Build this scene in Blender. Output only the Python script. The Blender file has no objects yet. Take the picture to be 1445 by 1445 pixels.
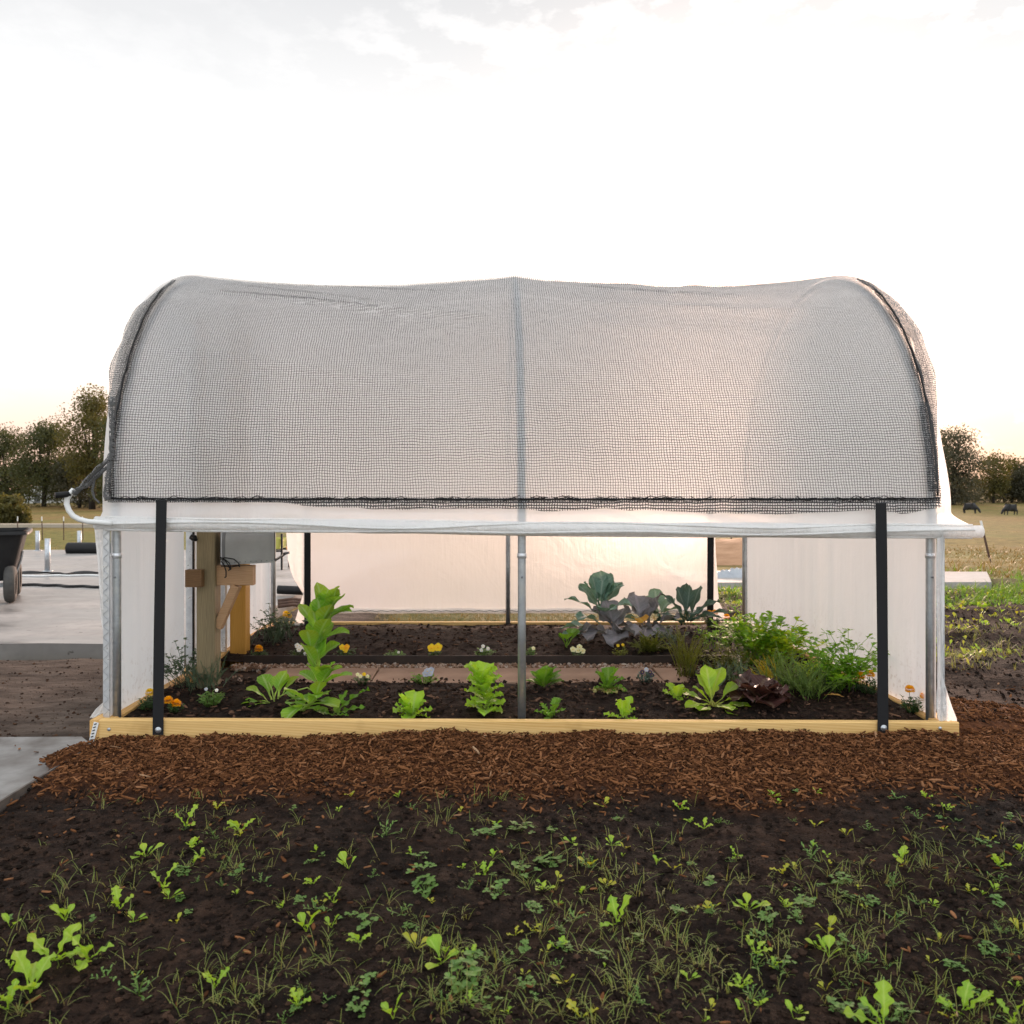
import bpy, math, random
from mathutils import Vector, Matrix, noise
R = random.Random(11)
PI = math.pi
sc = bpy.context.scene
COL = sc.collection
F, VX, VY, CZ = 1145.0, 690.0, 690.0, 1.10        # focal length and principal point of the photo in its pixels, eye height

def P(px, py, Y):
    return Vector(((px - VX) * Y / F, Y, CZ - (py - VY) * Y / F))
def G(px, py, z=0.0):
    Y = F * (CZ - z) / (py - VY)
    return Vector(((px - VX) * Y / F, Y, z))
def clamp(x, a=0.0, b=1.0): return max(a, min(b, x))
def sstep(a, b, x):
    t = clamp((x - a) / (b - a)); return t * t * (3 - 2 * t)
def interp(x, tab):
    for (x0, y0), (x1, y1) in zip(tab, tab[1:]):
        if x <= x1:
            t = clamp((x - x0) / (x1 - x0)); return y0 + (y1 - y0) * t
    return tab[-1][1]
def nz(x, y, z=0.0): return noise.noise(Vector((x, y, z)))

# ------------------------------------------------------------------ mesh building
class MB:
    def __init__(s): s.v = []; s.f = []; s.c = []; s.uv = None
    def add(s, verts, faces, col=(0.5, 0.5, 0.5)):
        b = len(s.v)
        s.v.extend(tuple(p) for p in verts)
        if col and isinstance(col, list): s.c.extend(col)
        else: s.c.extend([col] * len(verts))
        s.f.extend(tuple(i + b for i in f) for f in faces)
    def box(s, x0, x1, y0, y1, z0, z1, col=(.5, .5, .5), ch=0.0):
        if ch:
            # chamfered along the longest axis: octagonal prism
            d = [(x1 - x0, 0), (y1 - y0, 1), (z1 - z0, 2)]; ax = max(d)[1]
            lo = (x0, y0, z0); hi = (x1, y1, z1); a, b = [i for i in range(3) if i != ax]
            ring = [(lo[a] + ch, lo[b]), (hi[a] - ch, lo[b]), (hi[a], lo[b] + ch), (hi[a], hi[b] - ch), (hi[a] - ch, hi[b]), (lo[a] + ch, hi[b]), (lo[a], hi[b] - ch), (lo[a], lo[b] + ch)]
            vs = []
            for e in (lo[ax], hi[ax]):
                for (p, q) in ring:
                    w = [0, 0, 0]; w[ax] = e; w[a] = p; w[b] = q; vs.append(w)
            fs = [(i, (i + 1) % 8, 8 + (i + 1) % 8, 8 + i) for i in range(8)] + [tuple(range(7, -1, -1)), tuple(range(8, 16))]
            s.add(vs, fs, col); return
        vs = [(x, y, z) for z in (z0, z1) for y in (y0, y1) for x in (x0, x1)]
        s.add(vs, [(0, 2, 3, 1), (4, 5, 7, 6), (0, 1, 5, 4), (2, 6, 7, 3), (0, 4, 6, 2), (1, 3, 7, 5)], col)
    def obox(s, p, q, w, h, up=Vector((0, 0, 1)), col=(.5, .5, .5), ch=0.0):   # bar from p to q, w across, h along up
        d = (q - p).normalized(); r = d.cross(up).normalized(); u = r.cross(d).normalized()
        c = ch
        ring = [(-w / 2 + c, -h / 2), (w / 2 - c, -h / 2), (w / 2, -h / 2 + c), (w / 2, h / 2 - c), (w / 2 - c, h / 2), (-w / 2 + c, h / 2), (-w / 2, h / 2 - c), (-w / 2, -h / 2 + c)] if c else [(-w / 2, -h / 2), (w / 2, -h / 2), (w / 2, h / 2), (-w / 2, h / 2)]
        n = len(ring)
        vs = [e + r * a + u * b for e in (p, q) for a, b in ring]
        s.add(vs, [(i, (i + 1) % n, n + (i + 1) % n, n + i) for i in range(n)] + [tuple(range(n - 1, -1, -1)), tuple(range(n, 2 * n))], col)
    def tube(s, pts, r, n=8, caps=True, col=(.5, .5, .5), wob=0.0):
        pts = [Vector(p) for p in pts]; k = len(pts)
        rad = r if isinstance(r, (list, tuple)) else [r] * k
        t0 = (pts[1] - pts[0]).normalized()
        u = t0.cross(Vector((0, 0, 1)) if abs(t0.z) < .9 else Vector((1, 0, 0))).normalized()
        vs = []; fs = []
        for i, p in enumerate(pts):
            t = (pts[min(i + 1, k - 1)] - pts[max(i - 1, 0)]).normalized()
            u = (u - t * u.dot(t)).normalized(); w = t.cross(u)
            for j in range(n):
                a = 2 * PI * j / n
                q = rad[i] * (1 + (wob * nz(p.x * 30 + 7 * math.cos(a), p.y * 30 + 7 * math.sin(a), p.z * 30) if wob else 0))
                vs.append(p + (u * math.cos(a) + w * math.sin(a)) * q)
        for i in range(k - 1):
            for j in range(n):
                a = i * n + j; b = i * n + (j + 1) % n
                fs.append((a, b, b + n, a + n))
        if caps: fs += [tuple(range(n - 1, -1, -1)), tuple(range((k - 1) * n, k * n))]
        s.add(vs, fs, col)
    def lathe(s, prof, o=(0, 0, 0), ax='z', n=20, col=(.5, .5, .5)):
        vs = []; fs = []
        for r, h in prof:
            for j in range(n):
                a = 2 * PI * j / n; c, d = r * math.cos(a), r * math.sin(a)
                q = {'z': (c, d, h), 'x': (h, c, d), 'y': (c, h, d)}[ax]
                vs.append((o[0] + q[0], o[1] + q[1], o[2] + q[2]))
        for i in range(len(prof) - 1):
            for j in range(n):
                a = i * n + j; b = i * n + (j + 1) % n
                fs.append((a, b, b + n, a + n))
        s.add(vs, fs, col)
    def grid(s, rows, col=(.5, .5, .5)):     # rows of points
        nu = len(rows); nv = len(rows[0])
        vs = [p for r in rows for p in r]
        s.add(vs, [(i * nv + j, i * nv + j + 1, (i + 1) * nv + j + 1, (i + 1) * nv + j) for i in range(nu - 1) for j in range(nv - 1)], col)
    def build(s, name, mat, parent=None, smooth=True, loc=None):
        me = bpy.data.meshes.new(name)
        off = Vector(loc) if loc is not None else (Vector(parent.location) if parent is not None and parent.parent is None else Vector((0, 0, 0)))
        if parent is not None and parent.parent is not None: off = Vector(parent.parent.location)
        if parent is not None and loc is not None: off = Vector((0, 0, 0))
        me.from_pydata([(x - off.x, y - off.y, z - off.z) for x, y, z in s.v] if off.length else s.v, [], s.f)
        ca = me.color_attributes.new('Col', 'FLOAT_COLOR', 'POINT')
        flat = []
        for c in s.c: flat.extend((c[0], c[1], c[2], 1.0))
        ca.data.foreach_set('color', flat)
        if s.uv:
            ul = me.uv_layers.new(name='UVMap')
            li = [0] * len(me.loops); me.loops.foreach_get('vertex_index', li)
            fl = []
            for i in li: fl.extend(s.uv[i])
            ul.data.foreach_set('uv', fl)
        if smooth: me.polygons.foreach_set('use_smooth', [True] * len(me.polygons))
        me.materials.append(mat); me.update()
        o = bpy.data.objects.new(name, me); COL.objects.link(o)
        if parent is not None: o.parent = parent
        elif loc is not None: o.location = loc
        return o

def tag(o, label, cat, group=None):
    o['label'] = label; o['category'] = cat
    if group: o['group'] = group
    return o
def kind(o, k): o['kind'] = k; return o
def empty(name, loc, label, cat, group=None, rz=0):
    o = bpy.data.objects.new(name, None); COL.objects.link(o); o.location = loc; o.rotation_euler = (0, 0, rz)
    o.empty_display_size = .1
    return tag(o, label, cat, group)
def dup(o, loc, rz=0, s=1.0, label=None, group=None, tilt=(0, 0)):
    c = o.copy(); COL.objects.link(c); c.location = loc; c.rotation_euler = (tilt[0], tilt[1], rz); c.scale = (s, s, s)
    if label: c['label'] = label
    if group: c['group'] = group
    for ch in o.children:
        d = ch.copy(); COL.objects.link(d); d.parent = c
        for g in ch.children:
            e = g.copy(); COL.objects.link(e); e.parent = d
    return c

# ------------------------------------------------------------------ materials
class T:
    def __init__(s, name):
        s.m = bpy.data.materials.new(name); s.m.use_nodes = True
        s.t = s.m.node_tree; s.t.nodes.clear(); s.out = s.n('ShaderNodeOutputMaterial')
    def n(s, typ, props=None, **ins):
        nd = s.t.nodes.new(typ)
        for k, v in (props or {}).items(): setattr(nd, k, v)
        for k, v in ins.items():
            key = int(k[1:]) if k[0] == '_' and k[1:].isdigit() else k.replace('_', ' ')
            s.set(nd.inputs[key], v)
        return nd
    def set(s, sock, v):
        if isinstance(v, bpy.types.NodeSocket): s.t.links.new(v, sock)
        elif sock.type == 'RGBA' and len(v) == 3: sock.default_value = (*v, 1)
        else: sock.default_value = v
    def mix(s, f, a, b, mode='MIX'):
        nd = s.t.nodes.new('ShaderNodeMix'); nd.data_type = 'RGBA'; nd.blend_type = mode
        s.set(nd.inputs[0], f); s.set(nd.inputs[6], a); s.set(nd.inputs[7], b); return nd.outputs[2]
    def math(s, op, a, b=0.0, c=0.0):
        nd = s.n('ShaderNodeMath', {'operation': op}, _0=a, _1=b, _2=c); return nd.outputs[0]
    def ramp(s, f, *stops):
        nd = s.t.nodes.new('ShaderNodeValToRGB'); cr = nd.color_ramp
        while len(cr.elements) < len(stops): cr.elements.new(.5)
        for e, (p, c) in zip(cr.elements, stops):
            e.position = p; e.color = (*c, 1) if not isinstance(c, (int, float)) else (c, c, c, 1)
        s.set(nd.inputs[0], f); return nd.outputs[0]
    def coord(s, kind_='Object', scale=(1, 1, 1), rot=(0, 0, 0)):
        tc = s.n('ShaderNodeTexCoord'); mp = s.n('ShaderNodeMapping', None, Vector=tc.outputs[kind_], Scale=scale, Rotation=rot); return mp.outputs[0]
    def noise(s, co, scale, detail=4, rough=.55, dist=0.0):
        return s.n('ShaderNodeTexNoise', None, Vector=co, Scale=scale, Detail=detail, Roughness=rough, Distortion=dist).outputs['Fac']
    def bump(s, h, st=.3, d=.01, normal=None):
        nd = s.n('ShaderNodeBump', None, Height=h, Strength=st, Distance=d)
        if normal is not None: s.set(nd.inputs['Normal'], normal)
        return nd.outputs[0]
    def pbr(s, **k):
        return s.n('ShaderNodeBsdfPrincipled', None, **k)
    def done(s, shader):
        s.t.links.new(shader.outputs[0] if hasattr(shader, 'outputs') else shader, s.out.inputs[0]); return s.m
    def attr(s):
        a = s.n('ShaderNodeAttribute', {'attribute_name': 'Col'}); sp = s.n('ShaderNodeSeparateColor', None, Color=a.outputs['Color'])
        return sp.outputs[0], sp.outputs[1], sp.outputs[2]

def m_simple(name, c1, c2, scale=8, rough=.6, metal=0.0, bump=.15, bscale=60, bd=.003, spec=.4, stretch=(1, 1, 1)):
    t = T(name); co = t.coord('Object', stretch)
    f = t.ramp(t.noise(co, scale, 5), (.3, 0), (.7, 1))
    col = t.mix(f, c1, c2)
    h = t.noise(co, bscale, 4)
    r = t.math('MULTIPLY_ADD', f, .2, rough - .1)
    return t.done(t.pbr(Base_Color=col, Roughness=r, Metallic=metal, Specular_IOR_Level=spec, Normal=t.bump(h, bump, bd)))

def m_wood(name, light, dark, stretch, knots=True, weather=0.0):
    # stretch: small number along the grain
    t = T(name); co = t.coord('Object', stretch)
    n1 = t.noise(co, 3.0, 3, .5, .6)
    rings = t.n('ShaderNodeTexWave', {'wave_type': 'BANDS', 'bands_direction': 'DIAGONAL'}, Vector=co, Scale=9.0, Distortion=5.0, Detail=2.0, Detail_Scale=.8).outputs['Fac']
    fine = t.noise(co, 60, 4, .6)
    f = t.math('MULTIPLY_ADD', rings, .35, t.math('MULTIPLY', fine, .35))
    f = t.math('ADD', f, t.math('MULTIPLY_ADD', n1, .7, -.3))
    col = t.mix(t.ramp(f, (.15, 0), (.85, 1)), light, dark)
    if knots:
        co2 = t.coord('Object', tuple(a * .55 + .1 for a in stretch))
        v = t.n('ShaderNodeTexVoronoi', None, Vector=co2, Scale=3.4).outputs['Distance']
        k = t.ramp(v, (.04, 1), (.13, 0))
        col = t.mix(t.math('MULTIPLY', k, .8), col, tuple(a * b for a, b in zip(dark, (.45, .33, .25))))
    st = t.noise(t.coord('Object', (2, 2, 2)), 1.6, 4)
    col = t.mix(t.math('MULTIPLY', t.ramp(st, (.54, 0), (.68, 1)), .25 + weather), col, tuple(a * .62 for a in dark))
    return t.done(t.pbr(Base_Color=col, Roughness=.62, Specular_IOR_Level=.3, Normal=t.bump(f, .25, .002)))

def m_leaf(name, ca, cb, rib=None, base=None, trans=.45, rough=.45, yellow=0.0, obj=0.25):
    t = T(name); r, g, b = t.attr()
    col = t.mix(g, ca, cb)
    oi = t.n('ShaderNodeObjectInfo').outputs['Random']
    col = t.mix(t.math('MULTIPLY', oi, obj), col, tuple(c * k for c, k in zip(ca, (1.5, 1.2, 1.0))))
    nn = t.noise(t.coord('Object'), 45, 4)
    col = t.mix(t.math('MULTIPLY', t.ramp(nn, (.4, 0), (.7, 1)), .35), col, tuple(c * .6 for c in ca))
    if base: col = t.mix(t.ramp(b, (.05, 1), (.42, 0)), col, base)
    if yellow: col = t.mix(t.math('MULTIPLY', t.ramp(t.math('MULTIPLY', b, g), (.35, 0), (.8, 1)), yellow), col, (.55, .36, .03))
    if rib: col = t.mix(t.math('MULTIPLY', t.ramp(r, (.06, 1), (.2, 0)), .75), col, rib)
    # side veins
    vn = t.n('ShaderNodeMath', {'operation': 'SINE'}, _0=t.math('MULTIPLY', t.math('SUBTRACT', b, t.math('MULTIPLY', r, .18)), 62.0)).outputs[0]
    if rib: col = t.mix(t.math('MULTIPLY', t.ramp(vn, (.72, 0), (.95, 1)), .35), col, rib)
    p = t.pbr(Base_Color=col, Roughness=rough, Specular_IOR_Level=.35, Normal=t.bump(t.math('MULTIPLY_ADD', nn, 2.0, vn), .22, .002))
    tr = t.n('ShaderNodeBsdfTranslucent', None, Color=t.mix(.55, col, tuple(min(1, c * k) for c, k in zip(cb, (1.6, 1.5, .7)))))
    return t.done(t.n('ShaderNodeMixShader', None, _0=trans, _1=p.outputs[0], _2=tr.outputs[0]))

M = {}
M['board'] = m_wood('pine_board', (.70, .47, .19), (.53, .30, .085), (.35, 6, 6), weather=.30)
M['side_board'] = m_wood('pine_side_board', (.66, .40, .15), (.48, .25, .065), (6, .35, 6))
M['jamb'] = m_wood('amber_post_wood', (.55, .29, .055), (.40, .19, .03), (8, 8, .4))
M['postwood'] = m_wood('weathered_post_wood', (.285, .225, .125), (.15, .115, .065), (9, 9, .45), weather=.2)
M['armwood'] = m_wood('pinkish_arm_wood', (.47, .29, .16), (.33, .185, .09), (.5, 8, 8), knots=False)
M['blockwood'] = m_wood('brown_block_wood', (.19, .105, .045), (.11, .06, .028), (.5, 8, 8), knots=False)
M['galv'] = m_simple('galvanised_steel', (.50, .52, .53), (.33, .35, .37), 25, .38, .75, .1, 90, .002)
M['alu'] = m_simple('aluminium_channel', (.70, .71, .72), (.52, .53, .55), 30, .35, .6, .1, 80, .002)
M['dark_wire'] = m_simple('grey_coated_wire', (.20, .21, .22), (.10, .10, .11), 50, .5)
M['black_strap'] = m_simple('black_webbing', (.010, .010, .011), (.016, .016, .017), 40, .75, 0, .3, 500, .001, .25)
M['black_plastic'] = m_simple('black_plastic', (.009, .009, .010), (.014, .0135, .013), 12, .5, 0, .08, 90, .003, .2)
M['rubber'] = m_simple('tyre_rubber', (.045, .043, .040), (.075, .07, .062), 30, .8)
M['rust'] = m_simple('rusty_steel', (.10, .052, .032), (.055, .032, .024), 20, .8)
M['white_paint'] = m_simple('white_paint', (.75, .75, .73), (.62, .62, .6), 10, .5)
M['box_grey'] = m_simple('mailbox_grey', (.33, .33, .315), (.27, .27, .26), 9, .42, .25, .05, 60)
M['box_dark'] = m_simple('mailbox_end_grey', (.17, .175, .175), (.14, .14, .14), 9, .45, .25, .05, 60)
M['orange'] = m_simple('orange_plastic', (.70, .33, .12), (.62, .28, .10), 8, .5)
M['silver_tarp'] = m_simple('grey_tarp', (.42, .44, .46), (.22, .24, .27), 5, .45, 0, .3, 20, .02)
M['sandwood'] = m_simple('stacked_sand', (.46, .27, .16), (.33, .19, .11), 3, .9, 0, .6, 12, .03, .2, (1, 1, 6))

def m_film(name, transp, trl, tint=(.90, .885, .87), wr=.35, wscale=3.0, fwd=0.0, splash=False):
    t = T(name); co = t.coord('Object', (1, 1, 1))
    n1 = t.noise(co, wscale, 5, .6, 1.2)
    n2 = t.noise(t.coord('Object', (7, 7, .8)), 4, 4, .6)
    h = t.math('MULTIPLY_ADD', n1, 1.0, t.math('MULTIPLY', n2, .5))
    b = t.bump(h, wr, .03)
    mot = t.noise(co, 1.1, 4, .6)
    colr = t.mix(t.ramp(mot, (.35, 0), (.75, 1)), tint, tuple(c * .93 for c in tint))
    if splash:   # dried mud spatter low on the walls
        sp = t.n('ShaderNodeSeparateXYZ', None, Vector=t.coord('Object'))
        low = t.ramp(sp.outputs[2], (.06, 1), (.42, 0))
        sn = t.math('MULTIPLY', t.ramp(t.noise(co, 38, 3, .6), (.56, 0), (.66, 1)), low)
        st = t.math('MULTIPLY', t.ramp(t.noise(t.coord('Object', (3, 3, .5)), 4, 5, .65), (.5, 0), (.8, 1)), t.math('MULTIPLY', low, .5))
        colr = t.mix(t.math('MAXIMUM', t.math('MULTIPLY', sn, .35), t.math('MULTIPLY', st, .5)), colr, (.36, .25, .17))
    d = t.n('ShaderNodeBsdfDiffuse', None, Color=colr, Normal=b)
    l = t.n('ShaderNodeBsdfTranslucent', None, Color=colr, Normal=b)
    if fwd:      # hazy film scatters light mostly onward
        fw_ = t.n('ShaderNodeBsdfRefraction', None, Color=colr, Roughness=.75, IOR=1.25, Normal=b)
        l = t.n('ShaderNodeMixShader', None, _0=fwd, _1=l.outputs[0], _2=fw_.outputs[0])
    g = t.n('ShaderNodeBsdfGlossy', None, Color=(.9, .9, .9), Roughness=.35, Normal=b)
    x = t.n('ShaderNodeBsdfTransparent', None, Color=(.97, .96, .95))
    s = t.n('ShaderNodeMixShader', None, _0=trl, _1=d.outputs[0], _2=l.outputs[0])
    s = t.n('ShaderNodeMixShader', None, _0=.05, _1=s.outputs[0], _2=g.outputs[0])
    s = t.n('ShaderNodeMixShader', None, _0=transp, _1=s.outputs[0], _2=x.outputs[0])
    return t.done(s)
M['film'] = m_film('white_poly_film', .10, .60, (.94, .945, .95), fwd=.5)
M['wall_film'] = m_film('white_wall_film', .0, .55, (.94, .945, .945), .16, 2.4, fwd=.25, splash=True)
M['roll_film'] = m_film('rolled_poly_film', .0, .5, (.92, .915, .90), .6, 6.0)

def m_net(name, cell, width, col=(.045, .047, .05), dens=0.0):
    t = T(name)
    uv = t.n('ShaderNodeUVMap', {'uv_map': 'UVMap'}).outputs[0]
    wob = t.n('ShaderNodeTexNoise', None, Vector=uv, Scale=9.0, Detail=3.0)
    off = t.n('ShaderNodeVectorMath', {'operation': 'MULTIPLY_ADD'}, _0=wob.outputs['Color'], _1=(cell * 1.6, cell * 1.6, 0), _2=uv).outputs[0]
    fw = t.n('ShaderNodeTexNoise', None, Vector=uv, Scale=190.0, Detail=2.0).outputs['Fac']
    wd = t.math('MULTIPLY', fw, width * 2)
    sp = t.n('ShaderNodeSeparateXYZ', None, Vector=off)
    a = t.math('LESS_THAN', t.math('FRACT', t.math('DIVIDE', sp.outputs[0], cell)), wd)
    b = t.math('LESS_THAN', t.math('FRACT', t.math('DIVIDE', sp.outputs[1], cell * 1.08)), wd)
    al = t.math('MAXIMUM', a, b)
    if dens: al = t.math('MAXIMUM', al, t.math('LESS_THAN', t.n('ShaderNodeTexNoise', None, Vector=uv, Scale=240.0, Detail=2.0).outputs['Fac'], dens))
    d = t.pbr(Base_Color=col, Roughness=.55, Specular_IOR_Level=.4)
    x = t.n('ShaderNodeBsdfTransparent')
    return t.done(t.n('ShaderNodeMixShader', None, _0=al, _1=x.outputs[0], _2=d.outputs[0]))
M['net'] = m_net('grey_shade_netting', .0116, .102, (.05, .052, .056))
M['net_hem'] = m_net('doubled_hem_netting', .0115, .25, (.05, .052, .055))
M['net_dense'] = m_net('bunched_netting', .009, .36, (.03, .031, .033), .42)
M['net_tail'] = m_net('pale_twisted_netting', .009, .30, (.10, .10, .10), .46)

def m_soil(name):
    # Col: r = mulch, g = pale dirt, b = grass
    t = T(name); co = t.coord('Object'); r, g, b = t.attr()
    n1 = t.noise(co, 1.3, 6, .6); n2 = t.noise(co, 28, 6, .65); n3 = t.noise(co, 160, 3, .6)
    dark = t.mix(t.ramp(n2, (.35, 0), (.7, 1)), (.0046, .0033, .0028), (.021, .0132, .0096))
    dark = t.mix(t.math('MULTIPLY', t.ramp(n1, (.40, 0), (.60, 1)), .9), dark, t.mix(t.ramp(n2, (.38, 0), (.68, 1)), (.010, .0056, .004), (.040, .0215, .014)))
    n4 = t.noise(co, 7, 5, .65)
    dark = t.mix(t.math('MULTIPLY', t.ramp(n4, (.55, 0), (.68, 1)), .55), dark, (.055, .032, .021))
    spk = t.ramp(n3, (.66, 0), (.72, 1))
    dark = t.mix(t.math('MULTIPLY', spk, .35), dark, (.11, .075, .05))
    mul = t.mix(t.ramp(n2, (.35, 0), (.68, 1)), (.045, .017, .008), (.15, .058, .024))
    dirt = t.mix(t.ramp(t.noise(t.coord('Object', (1, 3.5, 1)), 3.2, 6, .65), (.36, 0), (.66, 1)), (.045, .032, .025), (.13, .098, .078))
    dirt = t.mix(t.math('MULTIPLY', spk, .4), dirt, (.26, .2, .16))
    grs = t.mix(t.ramp(n2, (.35, 0), (.68, 1)), (.055, .065, .015), (.16, .14, .045))
    c = t.mix(r, dark, mul); c = t.mix(g, c, dirt); c = t.mix(b, c, grs)
    h = t.math('MULTIPLY_ADD', n2, 1.3, t.math('MULTIPLY', n3, .45))
    rg = t.math('MULTIPLY_ADD', n2, -.25, .95)
    return t.done(t.pbr(Base_Color=c, Roughness=rg, Specular_IOR_Level=.09, Normal=t.bump(h, 1.0, .018)))
M['soil'] = m_soil('garden_soil')

def m_field(name):
    t = T(name); co = t.coord('Object'); r, g, b = t.attr()
    n1 = t.noise(t.coord('Object', (1, .45, 1)), .11, 5, .6); n2 = t.noise(co, 2.2, 6, .65); n3 = t.noise(co, .5, 4, .6)
    straw = t.mix(t.ramp(n2, (.35, 0), (.68, 1)), (.115, .072, .024), (.25, .165, .06))
    grn = t.mix(t.ramp(n2, (.35, 0), (.68, 1)), (.07, .075, .018), (.20, .17, .05))
    c = t.mix(t.ramp(t.math('MULTIPLY_ADD', n1, .7, t.math('MULTIPLY', n3, .3)), (.40, 0), (.62, 1)), straw, grn)
    c = t.mix(g, c, grn); c = t.mix(r, c, t.mix(n2, (.30, .17, .10), (.42, .29, .2)))
    return t.done(t.pbr(Base_Color=c, Roughness=.9, Specular_IOR_Level=.1, Normal=t.bump(n2, .6, .06)))
M['field'] = m_field('pasture')

def m_concrete(name, c1, c2, wet=.5):
    t = T(name); co = t.coord('Object')
    n1 = t.noise(t.coord('Object', (.6, 1.6, 1)), .8, 6, .6); n2 = t.noise(co, 9, 6, .65); n3 = t.noise(co, 70, 4)
    c = t.mix(t.ramp(n1, (.36, 0), (.66, 1)), c1, c2)
    c = t.mix(t.math('MULTIPLY', t.ramp(n2, (.45, 0), (.72, 1)), .4), c, tuple(a * .62 for a in c1))
    spk = t.ramp(t.noise(co, 14, 3, .5), (.70, 0), (.735, 1))
    c = t.mix(t.math('MULTIPLY', spk, .8), c, (.05, .042, .036))
    ro = t.math('MULTIPLY_ADD', t.ramp(n1, (.4, 0), (.6, 1)), wet, .78 - wet)
    return t.done(t.pbr(Base_Color=c, Roughness=ro, Specular_IOR_Level=.5, Normal=t.bump(t.math('MULTIPLY_ADD', n3, .4, n2), .25, .004)))
M['concrete'] = m_concrete('pale_wet_concrete', (.18, .168, .158), (.33, .31, .29))
M['slab'] = m_simple('grey_slab', (.23, .225, .215), (.075, .060, .050), 4.5, .6, 0, .35, 40, .004, .35)
M['path'] = m_concrete('pale_path', (.30, .28, .26), (.38, .36, .34), .1)
M['track'] = m_simple('pale_track', (.30, .26, .2), (.38, .33, .26), 3, .9)
M['paver'] = m_simple('brown_paver', (.33, .215, .15), (.235, .15, .105), 6, .85, 0, .3, 120, .003, .2)
M['edging'] = m_simple('dark_steel_edging', (.020, .0135, .010), (.045, .029, .021), 8, .6, .2)
M['strip'] = m_simple('grey_edging_strip', (.11, .09, .075), (.05, .04, .034), 14, .75)
def m_vary(name, stops, rough=.9, spec=.08):     # colour by a per-piece random in Col.g
    t = T(name); r, g, b = t.attr()
    c = t.ramp(g, *stops)
    nn = t.noise(t.coord('Object'), 90, 3)
    c = t.mix(t.math('MULTIPLY', nn, .4), c, (.02, .012, .008))
    return t.done(t.pbr(Base_Color=c, Roughness=rough, Specular_IOR_Level=spec, Normal=t.bump(nn, .3, .003)))
M['chips'] = m_vary('bark_chips', [(0, (.018, .007, .0035)), (.42, (.122, .048, .018)), (.78, (.25, .105, .042)), (.95, (.28, .135, .065)), (1, (.42, .27, .16))])
M['crumbs'] = m_vary('soil_crumbs', [(0, (.005, .0038, .0032)), (.5, (.016, .0105, .0075)), (.85, (.045, .026, .018)), (1, (.11, .06, .036))])
M['bedcrumbs'] = m_vary('bed_crumbs', [(0, (.008, .0055, .0045)), (.5, (.026, .015, .011)), (.85, (.07, .04, .027)), (1, (.22, .12, .075))])
M['gravel'] = m_vary('pea_gravel', [(0, (.16, .085, .05)), (.5, (.34, .21, .14)), (.8, (.45, .33, .25)), (1, (.6, .52, .45))], .8)
def m_bark(name, a, b): return m_simple(name, a, b, 3, .9, 0, .6, 14, .03, .1, (2, 2, .5))
M['bark'] = m_bark('tree_bark', (.06, .05, .042), (.03, .026, .022))
# ------------------------------------------------------------------ ground
def terrain(Y):
    return interp(Y, [(0, -.10), (12, -.10), (14.4, -.2), (17, -.55), (21, -1.0), (40, -1.7), (90, -1.72), (150, -1.3), (400, -.9), (4000, -.5)])
def mulch_edge(x):      # how far the bark mulch reaches towards the camera
    return 2.93 + .10 * nz(x * 1.3, 4.2) + .07 * nz(x * 4, 9.1) - .06 * sstep(.3, 1.0, x) * (1 - sstep(1.0, 1.8, x))
def mulch_mask(x, y):
    if x > 2.02:
        lim = 4.75 - .9 * (x - 2.02) + .25 * nz(x * 2, 1.7)
        return sstep(0, .12, y - mulch_edge(x)) * sstep(0, .3, lim - y)
    left = -1.70 - .11 * math.exp(-((y - 3.32) / .16) ** 2) - .10 * max(0, y - 3.2) - .05 * nz(y * 7, 2.7)
    return sstep(-.06, .22, y - mulch_edge(x) + .10 * nz(x * 9, y * 9, 2)) * sstep(0, .1, 3.75 - y) * sstep(-.08, .12, x - left)
def soil_z(x, y):
    z = .030 * nz(x * 1.1, y * 1.5, 1) + .018 * nz(x * 4.3, y * 5.2, 2) + .010 * nz(x * 12, y * 13, 3) + .006 * nz(x * 31, y * 33, 5)
    z += -.022
    m = mulch_mask(x, y)
    if m > 0:
        bank = sstep(2.95, 3.5, y) * (.020 + .026 * nz(x * 2.3, 7.7) + .014 * nz(x * 9, 3.1))
        if x > 2.02: bank = .01
        z = z * (1 - .6 * m) + m * (.012 + bank + .007 * nz(x * 22, y * 22, 8))
    if x < -1.9 and y > 3.55: z = z * .45 - .012
    if x > 2.0 and y > 3.7: z += .018 * math.sin(y * 5.3 + .4 * nz(x, y)) + .01
    if x < -1.70 and y < 3.6: z = z * .3 - .03 + .055 * m
    if x < -1.8 and y > 5.35: z -= .10 * sstep(5.35, 5.6, y)
    return z
ys = [1.15 + .0135 * i for i in range(182)]
while ys[-1] < 10.6: ys.append(ys[-1] + .055)
xs = [-2.6 + .0155 * i for i in range(340)]
lx = []; x = -2.6
while x > -9: x -= .09; lx.append(x)
rx = []; x = xs[-1]
while x < 9: x += .07; rx.append(x)
xs = lx[::-1] + xs + rx
m = MB(); rows = []; cols = []
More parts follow.
